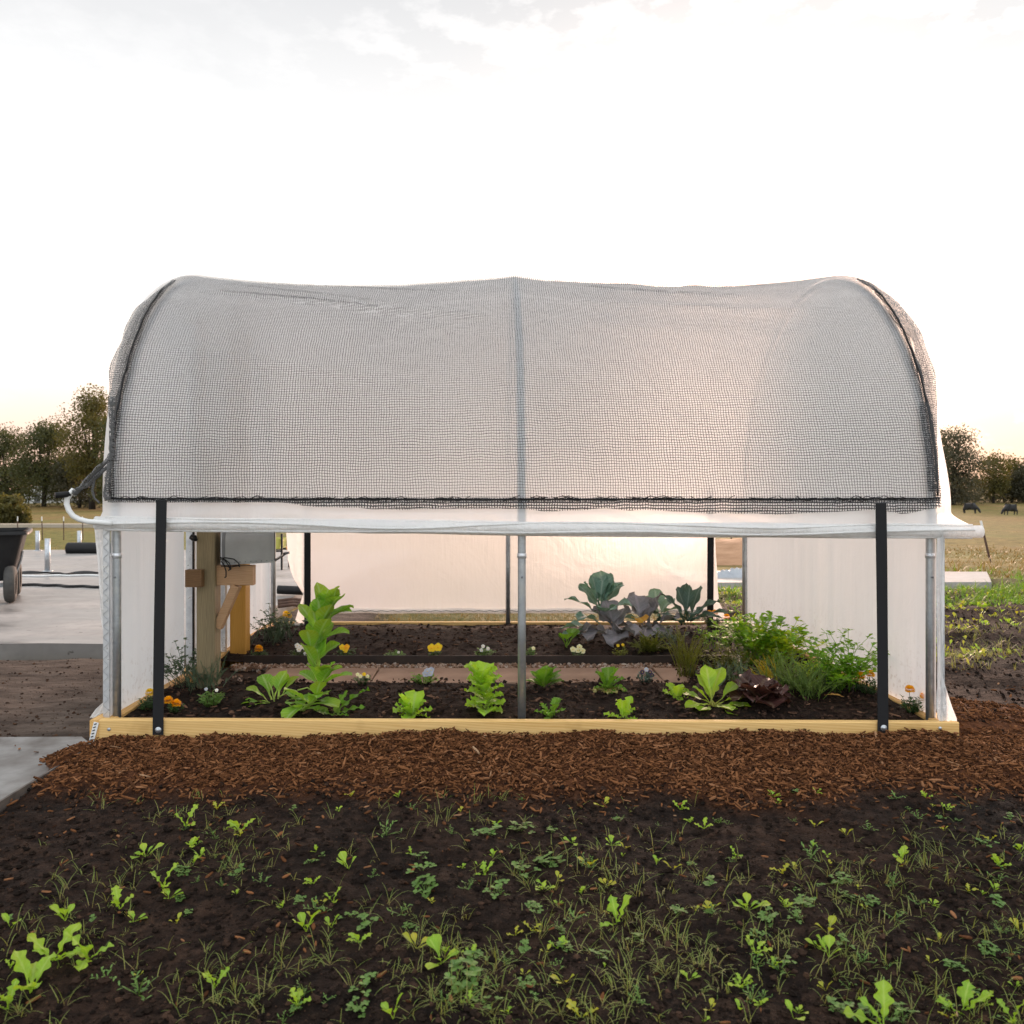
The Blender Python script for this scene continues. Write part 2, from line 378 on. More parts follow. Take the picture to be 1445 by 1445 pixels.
for y in ys:
    row = []
    for x in xs:
        e = max(sstep(8.2, 9, abs(x)), sstep(9.9, 10.6, y))
        z = soil_z(x, y) * (1 - e) - .085 * e
        if -1.74 < x < 2.06 and 3.58 < y < 6.4: z = -.06
        row.append((x, y, z))
        mm = mulch_mask(x, y)
        d = sstep(-1.72, -1.86, x) * sstep(3.5, 3.7, y + .1 * nz(x * 3, y * 3)) if x < -1.6 else 0
        if y > 6.3 and x < 2.3: d = max(d, sstep(-.9, -1.2, x))
        gr = 0
        if y > 6.42: gr = sstep(-1.1, -.7, x) * (1 - sstep(1.6, 1.9, x))
        gr = max(gr, sstep(7.4, 8.6, y + .5 * nz(x * 2, y * 2)) * sstep(1.7, 2.4, x) * .7)
        cols.append((mm, d, gr))
    rows.append(row)
m.grid(rows, cols)
kind(m.build('garden_soil', M['soil']), 'structure')

m = MB(); rows = []; cols = []
fy = [-400, -100, -20, -3, 5, 9, 10.5] + [11 + .8 * i for i in range(60)] + [60 + 4 * i for i in range(40)] + [230, 300, 450, 700, 1200, 2500, 4000]
fx = [-3000, -1000, -400, -200, -120] + [-80 + 4 * i for i in range(41)] + [120, 200, 400, 1000, 3000]
for y in fy:
    rows.append([(x, y, terrain(max(y, 0)) + (.25 * nz(x * .05, y * .05) + .05 * nz(x * .4, y * .4) if 22 < y < 500 else .02 * nz(x, y))) for x in fx])
    for x in fx:
        g = sstep(30, 34, y) * (1 - sstep(50, 58, y)) * (1 - sstep(-12, -4, x)) + .8 * sstep(10, 10.5, y) * (1 - sstep(11.5, 13.5, y)) * sstep(0, 2, x)
        r_ = sstep(20, 22, y) * (1 - sstep(26, 30, y)) * (1 - sstep(-9, -3, x))
        cols.append((clamp(r_), clamp(g), 0))
m.grid(rows, cols)
kind(m.build('field', M['field']), 'structure')

def slab(name, pts, z, th, mat, k='structure'):
    m = MB(); n = len(pts)
    m.add([(x, y, z) for x, y in pts] + [(x, y, z - th) for x, y in pts], [tuple(range(n))] + [(i, i + n, (i + 1) % n + n, (i + 1) % n) for i in range(n)])
    o = m.build(name, mat, smooth=False)
    if k: kind(o, k)
    return o
edge = [(-2.0 - .28 * i, 5.62 + .09 * nz(i * .37, 2.2) + .03 * nz(i * 1.7, .2)) for i in range(45)]
slab('concrete_pad', edge[::-1] + [(-1.95, 8.5), (-1.2, 14.35), (-16, 14.4)], .022, .12, M['concrete'])
e2 = [(-1.735, 2.0), (-1.715, 3.0), (-1.705, 3.48), (-1.80, 3.585), (-3.2, 3.56), (-3.2, 2.0)]
slab('corner_slab', e2, .006, .06, M['slab'])
slab('path', [(2.3, 9.15), (5.7, 9.2), (6.35, 10.35), (2.3, 10.5)][::1], .045, .14, M['path'])
slab('road', [(-120, 57), (-6, 57.2), (-6, 58.4), (-120, 58.6)], terrain(57) + .32, .4, M['track'])

m = MB()
p0 = Vector((-1.725, 2.0, -.009)); p1 = Vector((-1.70, 3.0, -.007)); p2 = Vector((-1.692, 3.36, -.006))
m.obox(p0, p1, .009, .04); m.obox(p1, p2, .009, .038)
tag(m.build('edging_strip', M['strip'], smooth=False), 'grey metal edging strip between the grey slab and the mulch', 'edging')

# bark mulch: loose chips nobody could count
def chip(m, x, y, z, L, W, H, az, tl, g, roll=0):
    d = Vector((math.cos(az) * math.cos(tl), math.sin(az) * math.cos(tl), math.sin(tl)))
    s_ = Vector((-math.sin(az), math.cos(az), 0)); s_ = Matrix.Rotation(roll, 3, d) @ s_; u = d.cross(s_)
    o = Vector((x, y, z)); k = .35 + .5 * R.random()
    vs = [o - d * L / 2 - s_ * W * .2, o - d * L / 2 + s_ * W * .25, o + d * L * (k - .5) + s_ * W * .5, o + d * L / 2 + s_ * W * .15, o + d * L / 2 - s_ * W * .2, o + d * L * (k - .6) - s_ * W * .5]
    vs += [v + u * H for v in vs]
    m.add(vs, [tuple(range(5, -1, -1)), tuple(range(6, 12))] + [(i, (i + 1) % 6, 6 + (i + 1) % 6, 6 + i) for i in range(6)], (0, g, 0))
m = MB(); n = 0; tries = 0
while n < 30000 and tries < 170000:
    tries += 1
    y = R.uniform(2.78, 3.57); x = R.uniform(-2.35, 3.1)
    if R.random() < .22: y = R.uniform(3.3, 5.0); x = R.uniform(2.02, 3.3)
    if y > 3.55 and -1.75 < x < 2.08: continue
    if R.random() > mulch_mask(x, y) * .97 + .012: continue
    big = R.random() ** 3
    L = .006 + .052 * big * R.random() + .010 * R.random(); W = L * R.uniform(.10, .5) * (.5 if L > .03 else 1)
    chip(m, x, y, soil_z(x, y) + R.uniform(0, .012), L, W, R.uniform(.002, .006), R.uniform(0, 2 * PI), R.gauss(0, .3), R.random() * .8 + .2 * big, R.gauss(0, .5)); n += 1
for i in range(700):   # stray chips on the soil and the slab
    x, y = R.uniform(-2.6, 2.8), R.uniform(1.6, 2.95) if R.random() < .7 else R.uniform(2.6, 3.5)
    L = R.uniform(.008, .03)
    zz = soil_z(x, y)
    if x < -1.70: zz = max(zz, .007)
    chip(m, x, y, zz + .003, L, L * R.uniform(.2, .5), .003, R.uniform(0, 6.28), R.gauss(0, .2), R.random())
kind(m.build('bark_mulch', M['chips'], smooth=False), 'stuff')

def clod(m, x, y, z, r, g):
    b = []
    for th in (.5, 1.35, 2.3):
        for k in range(5):
            a = 2 * PI * k / 5 + th * 2
            q = r * R.uniform(.65, 1.25)
            b.append((x + q * math.sin(th) * math.cos(a), y + q * math.sin(th) * math.sin(a), z + q * .75 * math.cos(th)))
    m.add(b, [(0, 1, 2, 3, 4)] + [(i, (i + 1) % 5, 5 + (i + 1) % 5, 5 + i) for i in range(5)][::1] + [(5 + i, 5 + (i + 1) % 5, 10 + (i + 1) % 5, 10 + i) for i in range(5)], (0, g, 0))
m = MB()
for i in range(15000):
    y = 1.5 + 1.55 * R.random() ** 1.4; w = .70 * y
    x = R.uniform(-w, w)
    if x < -1.71 and R.random() < .8: continue
    r = .0028 + .010 * R.random() ** 5
    clod(m, x, y, soil_z(x, y) + r * .2, r, R.random() * .92)
for i in range(6000):
    y = R.uniform(3.6, 8.5); x = R.uniform(2.1, 2.3 + .68 * (y - 2))
    r = .003 + .011 * R.random() ** 4
    clod(m, x, y, soil_z(x, y) + r * .2, r, R.random() * .95)
for i in range(900):
    y = R.uniform(3.6, 5.6); x = R.uniform(-1.78, -.66 * y - .1)
    r = .003 + .008 * R.random() ** 4
    clod(m, x, y, soil_z(x, y) + r * .1, r, .75 + .25 * R.random())
kind(m.build('soil_crumbs', M['crumbs'], smooth=False), 'stuff')

# ------------------------------------------------------------------ greenhouse
XL, XR, XC, YF, YB, YC, RA, ZC = -1.676, 1.987, .148, 3.62, 6.34, 4.98, 1.36, 1.0
gh = empty('hoop_greenhouse', (.155, 4.98, 0), 'low hoop greenhouse with white plastic cover over a timber frame and planted beds', 'greenhouse')
BT, BTB = .087, .062
# timber frame
def board(name, mat, x0, x1, y0, y1, z0, za, zb, axis):
    m = MB(); n = 14
    rows = []
    c = .004
    for i in range(n + 1):
        t = i / n; z1 = za + (zb - za) * t
        if axis == 'x':
            x = x0 + (x1 - x0) * t; ring = [(y0, z0), (y0, z1 - c), (y0 + c, z1), (y1 - c, z1), (y1, z1 - c), (y1, z0)]
            rows.append([(x, a, b) for a, b in ring] + [(x, y0, z0)])
        else:
            y = y0 + (y1 - y0) * t; ring = [(x0, z0), (x0, z1 - c), (x0 + c, z1), (x1 - c, z1), (x1, z1 - c), (x1, z0)]
            rows.append([(a, y, b) for a, b in ring] + [(x0, y, z0)])
    m.grid(rows)
    for r, f in ((rows[0], range(5, -1, -1)), (rows[-1], range(6))):
        m.add(r[:6], [tuple(f)])
    return m.build(name, mat, gh, smooth=False)
b_front = board('bed_board', M['board'], -1.712, 2.064, 3.562, 3.600, -.06, BT, BT - .012, 'x')
b_left = board('bed_board', M['side_board'], -1.752, -1.7125, 3.560, 6.36, -.06, BT, BTB, 'y')
b_left2 = board('bed_board', M['side_board'], -1.7120, -1.662, 3.6005, 6.32, -.06, BT - .006, BTB, 'y')
b_right = board('bed_board', M['side_board'], 1.972, 2.060, 3.6005, 6.32, -.06, BT - .014, BTB, 'y')
b_back = board('bed_board', M['board'], -1.712, 2.10, 6.325, 6.363, -.06, BTB, BTB, 'x')
m = MB()
c0 = Vector((-1.733, 3.557, .035))
m.obox(c0 + Vector((-.012, 0, -.05)), c0 + Vector((.012, 0, .042)), .022, .002, up=Vector((0, 1, 0)))
lt = m.build('lumber_tag', M['white_paint'], b_left, smooth=False); lt['label'] = 'white stapled lumber tag'
m = MB()
for k in range(6):
    q = c0 + Vector((-.010 + .0036 * k, -.0025, -.036 + .0138 * k * 1.0))
    m.obox(q + Vector((-.005, 0, 0)), q + Vector((.006, 0, .004)), .0045, .001, up=Vector((0, 1, 0)))
m.build('tag_print', M['black_plastic'], b_left, smooth=False)
def screw(p, parent, r=.008):
    m = MB(); m.lathe([(0, -.004), (r * .6, -.004), (r, -.001), (r, .003)], p, 'y', 12); return m.build('screw_head', M['galv'], parent)
for X, Z in ((-1.668, .045), (.175, .012), (1.98, .05)): screw((X, 3.561, Z), b_front)

# three galvanised hoops, each one bent pipe
RH = RA - .035
def hoop_path(X, r=RH, z0=.03, n=40):
    pts = [(X, YC - r, z0), (X, YC - r, .5), (X, YC - r, ZC)]
    pts += [(X, YC - r * math.cos(PI * i / n), ZC + r * math.sin(PI * i / n)) for i in range(1, n)]
    return pts + [(X, YC + r, ZC), (X, YC + r, .5), (X, YC + r, z0)]
for X in (XL, XC, XR):
    m = MB(); m.tube(hoop_path(X), .0185, 14); h = m.build('hoop_pipe', M['galv'], gh)
    m = MB()
    for yy in (YC - RH,): m.lathe([(.0188, -.012), (.0212, -.010), (.0212, .010), (.0188, .012)], (X, yy, .80), 'z', 14)
    m.build('pipe_joint', M['alu'], h)
    m = MB(); m.box(X - .004, X + .004, YC - RH - .023, YC - RH - .018, .70, .708); m.build('joint_screw', M['dark_wire'], h)
# wiggle-wire channels on the two front corner posts
for X, s in ((XL, -1), (XR, 1)):
    m = MB(); xx = X + s * .030
    m.box(xx - .014, xx + .014, YF - .004, YF + .006, .075, .92)
    ch = m.build('wire_channel', M['alu'], gh, smooth=False)
    m = MB(); pts = []
    for k in range(34):
        pts.append((xx + (.009 if k % 2 else -.009), YF - .008, .085 + k * .025)); pts.append((xx + (.009 if k % 2 else -.009), YF - .008, .094 + k * .025))
    m.tube(pts, .0011, 5); m.build('wiggle_wire', M['galv'], ch)

# end walls: film panels from board to arch
def arch_z(y, r=RA - .05):
    d = abs(y - YC); return ZC + math.sqrt(max(0, r * r - d * d)) if d < r else ZC
def wall(name, X, y0, y1, z0, z1, mat, wrk=.006, s=1, ny=40, nz_=26):
    m = MB(); rows = []
    for i in range(ny + 1):
        y = y0 + (y1 - y0) * i / ny; row = []
        top = min(arch_z(y), z1) if z1 else arch_z(y)
        for k in range(nz_ + 1):
            z = z0 + (top - z0) * k / nz_
            row.append((X + wrk * (nz(y * 9, z * .7, X) + .6 * nz(y * 24, z * 1.1, X + 3)) * sstep(0, .1, z - z0), y, z))
        rows.append(row)
    m.grid(rows); return m.build(name, mat, gh)
wall('end_wall_film', XL - .022, 3.64, 4.52, .06, None, M['wall_film'])
wall('end_wall_film', XL - .022, 5.20, 6.30, .05, None, M['wall_film'])
wall('end_wall_film', XL - .022, 4.52, 5.20, 2.0, None, M['wall_film'], ny=12)
wall('end_wall_film', XR + .018, 3.64, 6.30, .05, None, M['wall_film'], .0045, ny=90)
# door in the left end wall, with frame rails
m = MB()
m.box(-1.70, -1.692, 4.60, 5.14, .06, 1.96)
door = m.build('door', M['wall_film'], gh, smooth=False)
m = MB()
for y0 in (4.565, 5.125): m.box(-1.705, -1.665, y0, y0 + .03, .03, 1.98)
m.box(-1.705, -1.665, 4.566, 5.154, 1.98, 2.01)
m.build('door_frame', M['alu'], door, smooth=False)
m = MB(); m.box(-1.662, -1.655, 4.545, 4.56, .03, 1.95); m.build('door_seal', M['black_plastic'], door, smooth=False)
m = MB(); m.box(-1.645, -1.545, 5.15, 5.25, -.05, 2.1, ch=.004)
m.build('door_post', M['jamb'], gh, smooth=False)
m = MB(); m.box(-1.655, -1.625, 4.62, 4.66, -.05, 2.05, ch=.003)
m.build('door_post', M['jamb'], gh, smooth=False)

# cover: one sheet from the front roll over the hoops down to the rear roll
def sag(X):
    a, b = (XL, XC) if X < XC else (XC, XR)
    t = clamp((X - a) / (b - a)); return math.sin(PI * t) ** .8
def prof(th, r):      # th 0 at the front spring line, PI at the back
    return YC - r * math.cos(th), ZC + r * math.sin(th)
def fold(X, th):
    f = 0
    for (xa, ta, xb, tb, d, w) in FOLDS:
        t = (X - xa) / (xb - xa)
        if 0 < t < 1:
            q = (th - (ta + (tb - ta) * t + .02 * math.sin(t * 5))) / w
            if abs(q) < 3: f += 1.7 * d * math.exp(-q * q) * math.sin(PI * t) ** .5
    return f
FOLDS = [(-1.62, 1.02, .0, .80, .016, .016), (.3, 1.22, 1.7, 1.16, .010, .012), (-1.6, 1.15, .1, .78, .012, .02), (-1.3, 1.22, .12, .98, .009, .016), (-1.0, .86, .1, .70, .008, .02), (.2, 1.1, 1.5, 1.02, .009, .014), (.35, .92, 1.85, .86, .010, .018), (.2, .72, 1.2, .75, .006, .02), (-1.6, .6, -.5, .5, .007, .03)]
def sheet(nx, nt, xmin, xmax, r0, sg, fold_k=1.0, wr=.006):
    rows = []
    for i in range(nt + 1):
        th = PI * i / nt; row = []
        for j in range(nx + 1):
            t = j / nx; X = xmin(th) + (xmax(th) - xmin(th)) * t
            r = r0 - sg * sag(X) * math.sin(th) ** .7 + wr * (nz(X * 1.7, th * 3, 1) + .4 * nz(X * 5, th * 7, 2)) * math.sin(th) ** .4 + fold_k * fold(X, th)
            ov = max(XL - X, X - XR, 0)
            y, z = prof(th, r + ov * .05)
            row.append((X, y, z))
        rows.append(row)
    return rows
def ov(th): return math.exp(-((th - .75) / .42) ** 2)
film_xmin = lambda th: XL - .045 - .035 * ov(th)
film_xmax = lambda th: XR + .014 + .085 * ov(th) + .055 * math.exp(-(th / .22) ** 2)
rows = []
for k in range(7):     # vertical skirt between the roll and the first bend
    t = k / 7; z = .935 + (ZC - .935) * t
    x0 = XL - .045 - .03 * (1 - t); x1 = XR + .07 + .105 * (1 - t) ** 1.6
    rows.append([(x0 + (x1 - x0) * j / 150, YC - RA + .006 * nz(j * .11, z * 9) + .006 * math.sin(j * .62 + z * 70) * nz(j * .05, 3.1) - .004, z) for j in range(151)])
rows += sheet(150, 90, film_xmin, film_xmax, RA, .062)
for k in range(1, 16):
    t = k / 15; z = ZC - (ZC - .16) * t
    w = sstep(0, .14, t)
    x0 = XL - .045 + w * .285; x1 = XR + .035 - w * .265
    rows.append([(x0 + (x1 - x0) * j / 150, YC + RA + .010 * nz(j * .10, z * 3) * t, z) for j in range(151)])
m = MB(); m.grid(rows); cover = m.build('plastic_cover', M['film'], gh)
# loose film ends hanging at the corners
def rag(px_l, px_r, pys, Y, name='loose_film', amp=.012, seed=0):
    m = MB(); rows = []
    for i, (py, l, r) in enumerate(zip(pys, px_l, px_r)):
        row = []
        for j in range(9):
            p = P(l + (r - l) * j / 8, py, Y)
            row.append((p.x, Y + amp * (nz(j * .9, i * .7, seed) + .5 * math.sin(j * 2 + i)), p.z))
        rows.append(row)
    m.grid(rows); return m.build(name, M['roll_film'], cover)
rag([133, 137, 139, 142, 147, 150, 150, 149, 146, 136, 130, 127], [156] * 9 + [154, 150, 136], [744, 790, 830, 870, 900, 930, 955, 975, 990, 1000, 1008, 1013], 3.66)
rag([1322] * 9 + [1324, 1329, 1345], [1331, 1331, 1331, 1331, 1331, 1332, 1334, 1338, 1344, 1350, 1351, 1352], [748, 800, 850, 900, 930, 955, 968, 985, 1000, 1014, 1026, 1034], 3.585, seed=4)
rag([404, 406, 410, 415, 428, 424, 420, 414], [437] * 8, [752, 790, 805, 818, 838, 850, 864, 884], 6.31, seed=7)
rag([1000] * 7, [1009, 1010, 1012, 1013, 1015, 1021, 1023], [752, 780, 810, 830, 850, 862, 874], 6.31, seed=9)
# front roll: film wound on a pipe, running past both ends; crank on the left
pts = []; rad = []
for k in range(60):
    t = k / 59; X = -1.745 + t * (2.185 + 1.745)
    pts.append((X, 3.603 + .003 * nz(X * 4, 1), .948 - .036 * t - .006 * math.sin(PI * t) + .004 * nz(X * 2.2, 6))); rad.append((.028 + .005 * nz(X * 3, 5) + .003 * nz(X * 17, 3)))
m = MB(); m.tube(pts, rad, 14); roll = m.build('curtain_roll', M['roll_film'], gh)
# soft ruffled folds wound round the roll
m = MB()
for q in range(5):
    pts2 = []
    for k in range(90):
        t = k / 89; X = -1.70 + t * 3.84; a = q * 1.26 + 1.1 * nz(X * 1.2, q) + t * 1.3
        zc_ = .948 - .036 * (X + 1.745) / 3.93 - .006 * math.sin(PI * (X + 1.745) / 3.93)
        pts2.append((X, 3.603 - .029 * math.cos(a), zc_ + .029 * math.sin(a)))
    m.tube(pts2, .006, 6)
m.build('film_fold', M['roll_film'], roll)
cr = [P(x, y, 3.57) for x, y in ((158, 739), (140, 737), (124, 736), (112, 733), (103, 728), (97, 720), (94, 711), (95, 703), (99, 697), (104, 691))]
m = MB(); m.tube(cr, .0118, 10); crank = m.build('crank', M['white_paint'], roll)
m = MB(); a = P(99, 697, 3.57); b = P(78, 699, 3.53); m.tube([a, a * .6 + b * .4, b], [.0125, .014, .0135], 10); m.build('crank_handle', M['black_plastic'], roll)
# rear roll with its wire
pts = [(-1.40 + 3.14 * k / 40, YC + RA - .02, .150 + .008 * nz(k * .3, 2)) for k in range(41)]
m = MB(); m.tube(pts, [.019 + .003 * nz(k * .6, 8) for k in range(41)], 10); rr = m.build('curtain_roll', M['roll_film'], gh)
pts = []
for k in range(75):
    pts.append((-1.38 + k * .042, YC + RA - .042, .152 + (.004 if k % 2 else -.002)))
m = MB(); m.tube(pts, .0025, 5); m.build('wiggle_wire', M['dark_wire'], rr)

# ------------------------------------------------------------------ netting over the cover
nt_ = empty('shade_netting', (.155, 4.98, 1.05), 'grey shade netting draped over the arched white cover and hanging in a ragged hem', 'netting')
net_xmin = lambda th: XL - .012 - .045 * ov(th)
net_xmax = lambda th: XR + .012 + .065 * ov(th)
TH0 = .042
def net_sheet(r0, ny=200, nx=240):
    rows = []; uvs = []
    for i in range(ny + 1):
        th = TH0 + (PI - 2 * TH0) * i / ny; row = []
        for j in range(nx + 1):
            t = j / nx; X = net_xmin(th) + (net_xmax(th) - net_xmin(th)) * t
            r = r0 - .062 * sag(X) * math.sin(th) ** .7 + .006 * (nz(X * 1.7, th * 3, 1) + .4 * nz(X * 5, th * 7, 2)) * math.sin(th) ** .4 + .9 * max(0, fold(X, th))
            y, z = prof(th, r + max(XL - X, X - XR, 0) * -.05)
            row.append((X, y, z)); uvs.append((X + .03 * math.sin(th * 2), th * RA))
        rows.append(row)
    return rows, uvs
m = MB(); r1, u1 = net_sheet(RA + .007); r2, u2 = net_sheet(RA + .0125)
m.grid(r1); m.grid(r2); m.uv = u1 + u2
m.build('net_panel', M['net'], nt_)
# hem hanging below the rope, in front
def frill(X):
    px = 690 + X * 318
    return interp(px, [(150, .012), (300, .018), (400, .022), (430, .045), (500, .052), (560, .062), (640, .058), (720, .056), (770, .072), (860, .058), (930, .068), (1000, .082), (1100, .088), (1180, .074), (1240, .06), (1270, .088), (1300, .072), (1330, .05)]) * .8 + .008 * nz(X * 9, 4)
rows = []; uvs = []
for k in range(9):
    row = []
    for j in range(241):
        X = XL - .012 + (XR - XL + .024) * j / 240
        d = frill(X) * k / 8
        row.append((X, YC - RA - .022 + .010 * nz(X * 7, k * .25, 3) * k / 8 - .004 * k / 8, 1.058 - d)); uvs.append((X + .004 * nz(X * 20, k), -d - .35))
    rows.append(row)
m = MB(); m.grid(rows); m.grid([[(x + .003, y - .003, z + .004) for x, y, z in r_] for r_ in rows]); m.uv = uvs + [(u + .004, v + .006) for u, v in uvs]; m.build('net_hem', M['net_hem'], nt_)
rows = []; uvs = []
for k in range(3):     # doubled band along the rope
    row = []
    for j in range(241):
        X = XL - .012 + (XR - XL + .024) * j / 240
        row.append((X, YC - RA - .026, 1.060 - .010 * k - .003 * nz(X * 13, k))); uvs.append((X * 1.07, -.02 * k))
    rows.append(row)
m = MB(); m.grid(rows); m.uv = uvs; m.build('net_hem', M['net_dense'], nt_)
m = MB(); pts = [(XL - .01 + (XR - XL + .02) * k / 200, YC - RA - .028, 1.058 + .0022 * nz(k * .35, 1) - .004 * math.sin(PI * k / 200)) for k in range(201)]
m.tube(pts, .0034, 6)
for k in range(70):    # lacing and cord ends
    X = R.uniform(XL, XR); pts = [(X + .03 * q + .004 * R.random(), YC - RA - .031, 1.058 - .016 * math.sin(q * 1.6 + k) * R.random()) for q in range(4)]
    m.tube(pts, .0016, 4)
m.build('hem_rope', M['black_plastic'], nt_)
# edge cords and gathered netting along the end hoops
def edge_net(X, s, th0, th1, w0, mat, seed, r=RA + .02, taper=False):
    env = (lambda t: math.sin(PI * t) ** .8) if taper else (lambda t: 1.0)
    rows = []; uvs = []
    for i in range(80):
        th = th0 + (th1 - th0) * i / 79; row = []
        for j in range(9):
            q = j / 8 - .5
            y, z = prof(th, r + .010 * nz(th * 14, j * .8, seed) + .006)
            row.append((X + s * (q * w0 * env(i / 79) * (1 + .5 * nz(th * 9, seed)) + .010 * nz(th * 7, seed + 2) - (.06 * (1 - env(i / 79)) if taper else 0)), y, z)); uvs.append((q * w0 * 1.5 + seed, th * RA))
        rows.append(row)
    m = MB(); m.grid(rows); m.uv = uvs; return m.build('net_edge', mat, nt_)
edge_net(XL - .006, 1, TH0, 1.08, .030, M['net_dense'], 1, RA + .012)
edge_net(XR + .002, 1, TH0, 1.08, .030, M['net_dense'], 5, RA + .012)
edge_net(XL - .05, -1, .16, 1.06, .07, M['net_tail'], 2, RA + .012, taper=True)
edge_net(XR + .05, 1, .16, 1.10, .07, M['net_tail'], 3, RA + .012, taper=True)
edge_net(XR - .02, 1, TH0 + .02, .36, .05, M['net_dense'], 8, RA + .03)
for X in (XL - .006, XR + .002):
    m = MB(); m.tube([(X + .004 * nz(th * .01 * 22, X), *prof(.01 * th, RA + .026)) for th in range(5, 96, 2)], .0042, 6, wob=.6); m.build('edge_rope', M['net_dense'] if False else M['black_plastic'], nt_)
# twisted tails tied to the crank on the left
def tail(pp, r, Y=3.56):
    m = MB(); pts = [P(x, y, Y) for x, y in pp]; n = len(pts)
    sm = []
    for i in range(n - 1):
        for k in range(5): sm.append(pts[i].lerp(pts[i + 1], k / 5))
    sm.append(pts[-1])
    b = len(m.v); m.tube(sm, r, 8, wob=.7)
    m.uv = [(i % 8 * .004, i // 8 * .01) for i in range(len(m.v))]
    return m.build('net_tail', M['net_tail'], nt_)
tail([(158, 640), (150, 652), (138, 662), (126, 674), (114, 688), (105, 695)], .011)
tail([(157, 655), (146, 664), (135, 674), (124, 684), (113, 691), (104, 697)], .009)
tail([(150, 660), (140, 668), (133, 678), (130, 692), (133, 703), (140, 710)], .005)
tail([(160, 560), (158, 600), (158, 640), (154, 670), (150, 695), (152, 706)], .013)

# ------------------------------------------------------------------ black tie-down straps
def strap(pt, pb, Yt, Yb, w, label, bolt=True):
    a = P(*pt, Yt); b = P(*pb, Yb); o = empty('tie_down_strap', (b.x, b.y, b.z), label, 'strap', 'black straps holding the netting down')
    m = MB(); rows = []
    n = 26
    for k in range(n + 1):
        t = k / n; c = a.lerp(b, t); tw = .10 * math.sin(t * 7) * (1 - t) + .004
        y = c.y - .003 * math.sin(PI * t) 
        rows.append([(c.x - w / 2, y - .002 + tw * .02, c.z), (c.x + w / 2, y - .002 - tw * .02, c.z), (c.x + w / 2, y + .001 - tw * .02, c.z), (c.x - w / 2, y + .001 + tw * .02, c.z), (c.x - w / 2, y - .002 + tw * .02, c.z)])
    m.grid(rows); m.add(rows[0][:4], [(0, 1, 2, 3)]); m.add(rows[-1][:4], [(3, 2, 1, 0)])
    m.build('webbing', M['black_strap'], o, smooth=False)
    if bolt:
        c = b + Vector((.002, -.004, .022)); m = MB()
        m.lathe([(0, -.006), (.006, -.006), (.0075, -.004), (.0075, -.002), (.013, -.002), (.014, .001)], c, 'y', 18)
        m.build('bolt', M['galv'], o)
strap((228, 706), (223, 1037), 3.560, 3.556, .047, 'black strap down the front of the greenhouse beside the mailbox')
strap((1243, 710), (1246, 1034), 3.560, 3.556, .047, 'black strap down the front of the greenhouse beside the tall parsley')
strap((434, 690), (434, 884), 6.24, 6.27, .05, 'black strap at the back of the greenhouse behind the tall pale lettuce', False)
strap((1003, 690), (1002, 882), 6.24, 6.27, .05, 'black strap at the back of the greenhouse behind the dark green kale', False)

# ------------------------------------------------------------------ beds inside
def bed_z(x, y):
    if y < 4.6: return .055 + .022 * nz(x * 2.1, y * 3, 2) + .010 * nz(x * 9, y * 9, 4) + .020 * math.sin(clamp((y - 3.6) / .85) * PI)
    return .040 + .018 * nz(x * 2.1, y * 3, 2) + .010 * nz(x * 9, y * 9, 4) + .035 * math.sin(clamp((y - 4.95) / 1.4) * PI)
def bed(y0, y1, edge0=False):
    m = MB(); rows = []; nx = 180; ny = 60
    for i in range(ny + 1):
        row = []
        for j in range(nx + 1):
            x = -1.665 + 3.635 * j / nx
            yy1 = y1
            if not edge0: yy1 = y1 + .035 * nz(x * 2.2, 3) + (1.25 * sstep(1.05, 1.45, x))
            y = y0 + (yy1 - y0) * i / ny; z = bed_z(x, y)
            if not edge0 and i > ny - 4 and x < 1.1: z = max(0, z - .02 * (i - ny + 4))
            row.append((x, y, z + .004 * nz(x * 40, y * 40)))
        rows.append(row)
    m.grid(rows, (0, 0, 0)); kind(m.build('bed_soil', M['soil']), 'structure')
bed(3.6005, 4.40); bed(4.965, 6.322, True)
m = MB(); m.grid([[(-1.66 + 3.64 * j / 20, y, .006) for j in range(21)] for y in (4.2, 4.6, 4.97)], (.2, .5, 0)); kind(m.build('bed_path', M['soil']), 'structure')
m = MB()
for k in range(24):
    m.box(-1.50 + k * .125, -1.500 + (k + 1) * .125, 4.950, 4.957, -.02, .083 + .004 * nz(k * .5, 1))
tag(m.build('bed_edging', M['edging'], smooth=False), 'dark steel edging along the front of the back bed', 'edging')
labs = ['leftmost brown paving slab, beside the wooden mailbox post', 'brown paving slab behind the low pale lettuce', 'brown paving slab behind the tall leaning lettuce', 'brown paving slab behind the small frilly lettuce', 'brown paving slab between the tall frilly lettuce and its neighbour', 'brown paving slab behind the centre pipe', 'brown paving slab behind the curly endive', 'rightmost brown paving slab, reaching the herbs']
for k in range(8):
    x0 = -1.30 + k * .325; m = MB()
    m.box(x0, x0 + .317, 4.46 + .008 * R.random(), 4.83 + .008 * R.random(), -.01, .034 + .003 * R.random(), ch=0)
    o = m.build('paving_slab', M['paver'], smooth=False, loc=(x0 + .16, 4.64, 0))
    b = o.modifiers.new('bevel', 'BEVEL'); b.width = .006; b.segments = 2
    o.rotation_euler.z = R.gauss(0, .012); tag(o, labs[k], 'paving slab', 'paving slabs between the two beds')
m = MB()
for k in range(3200):
    x = R.uniform(-1.55, 1.5); y = R.uniform(4.83, 4.948) if R.random() < .9 else R.uniform(4.45, 4.85)
    if y < 4.83 and x > -1.32: continue
    clod(m, x, y, .014 + .022 * R.random(), R.uniform(.006, .014), R.random())
kind(m.build('pea_gravel', M['gravel'], smooth=False), 'stuff')
m = MB()
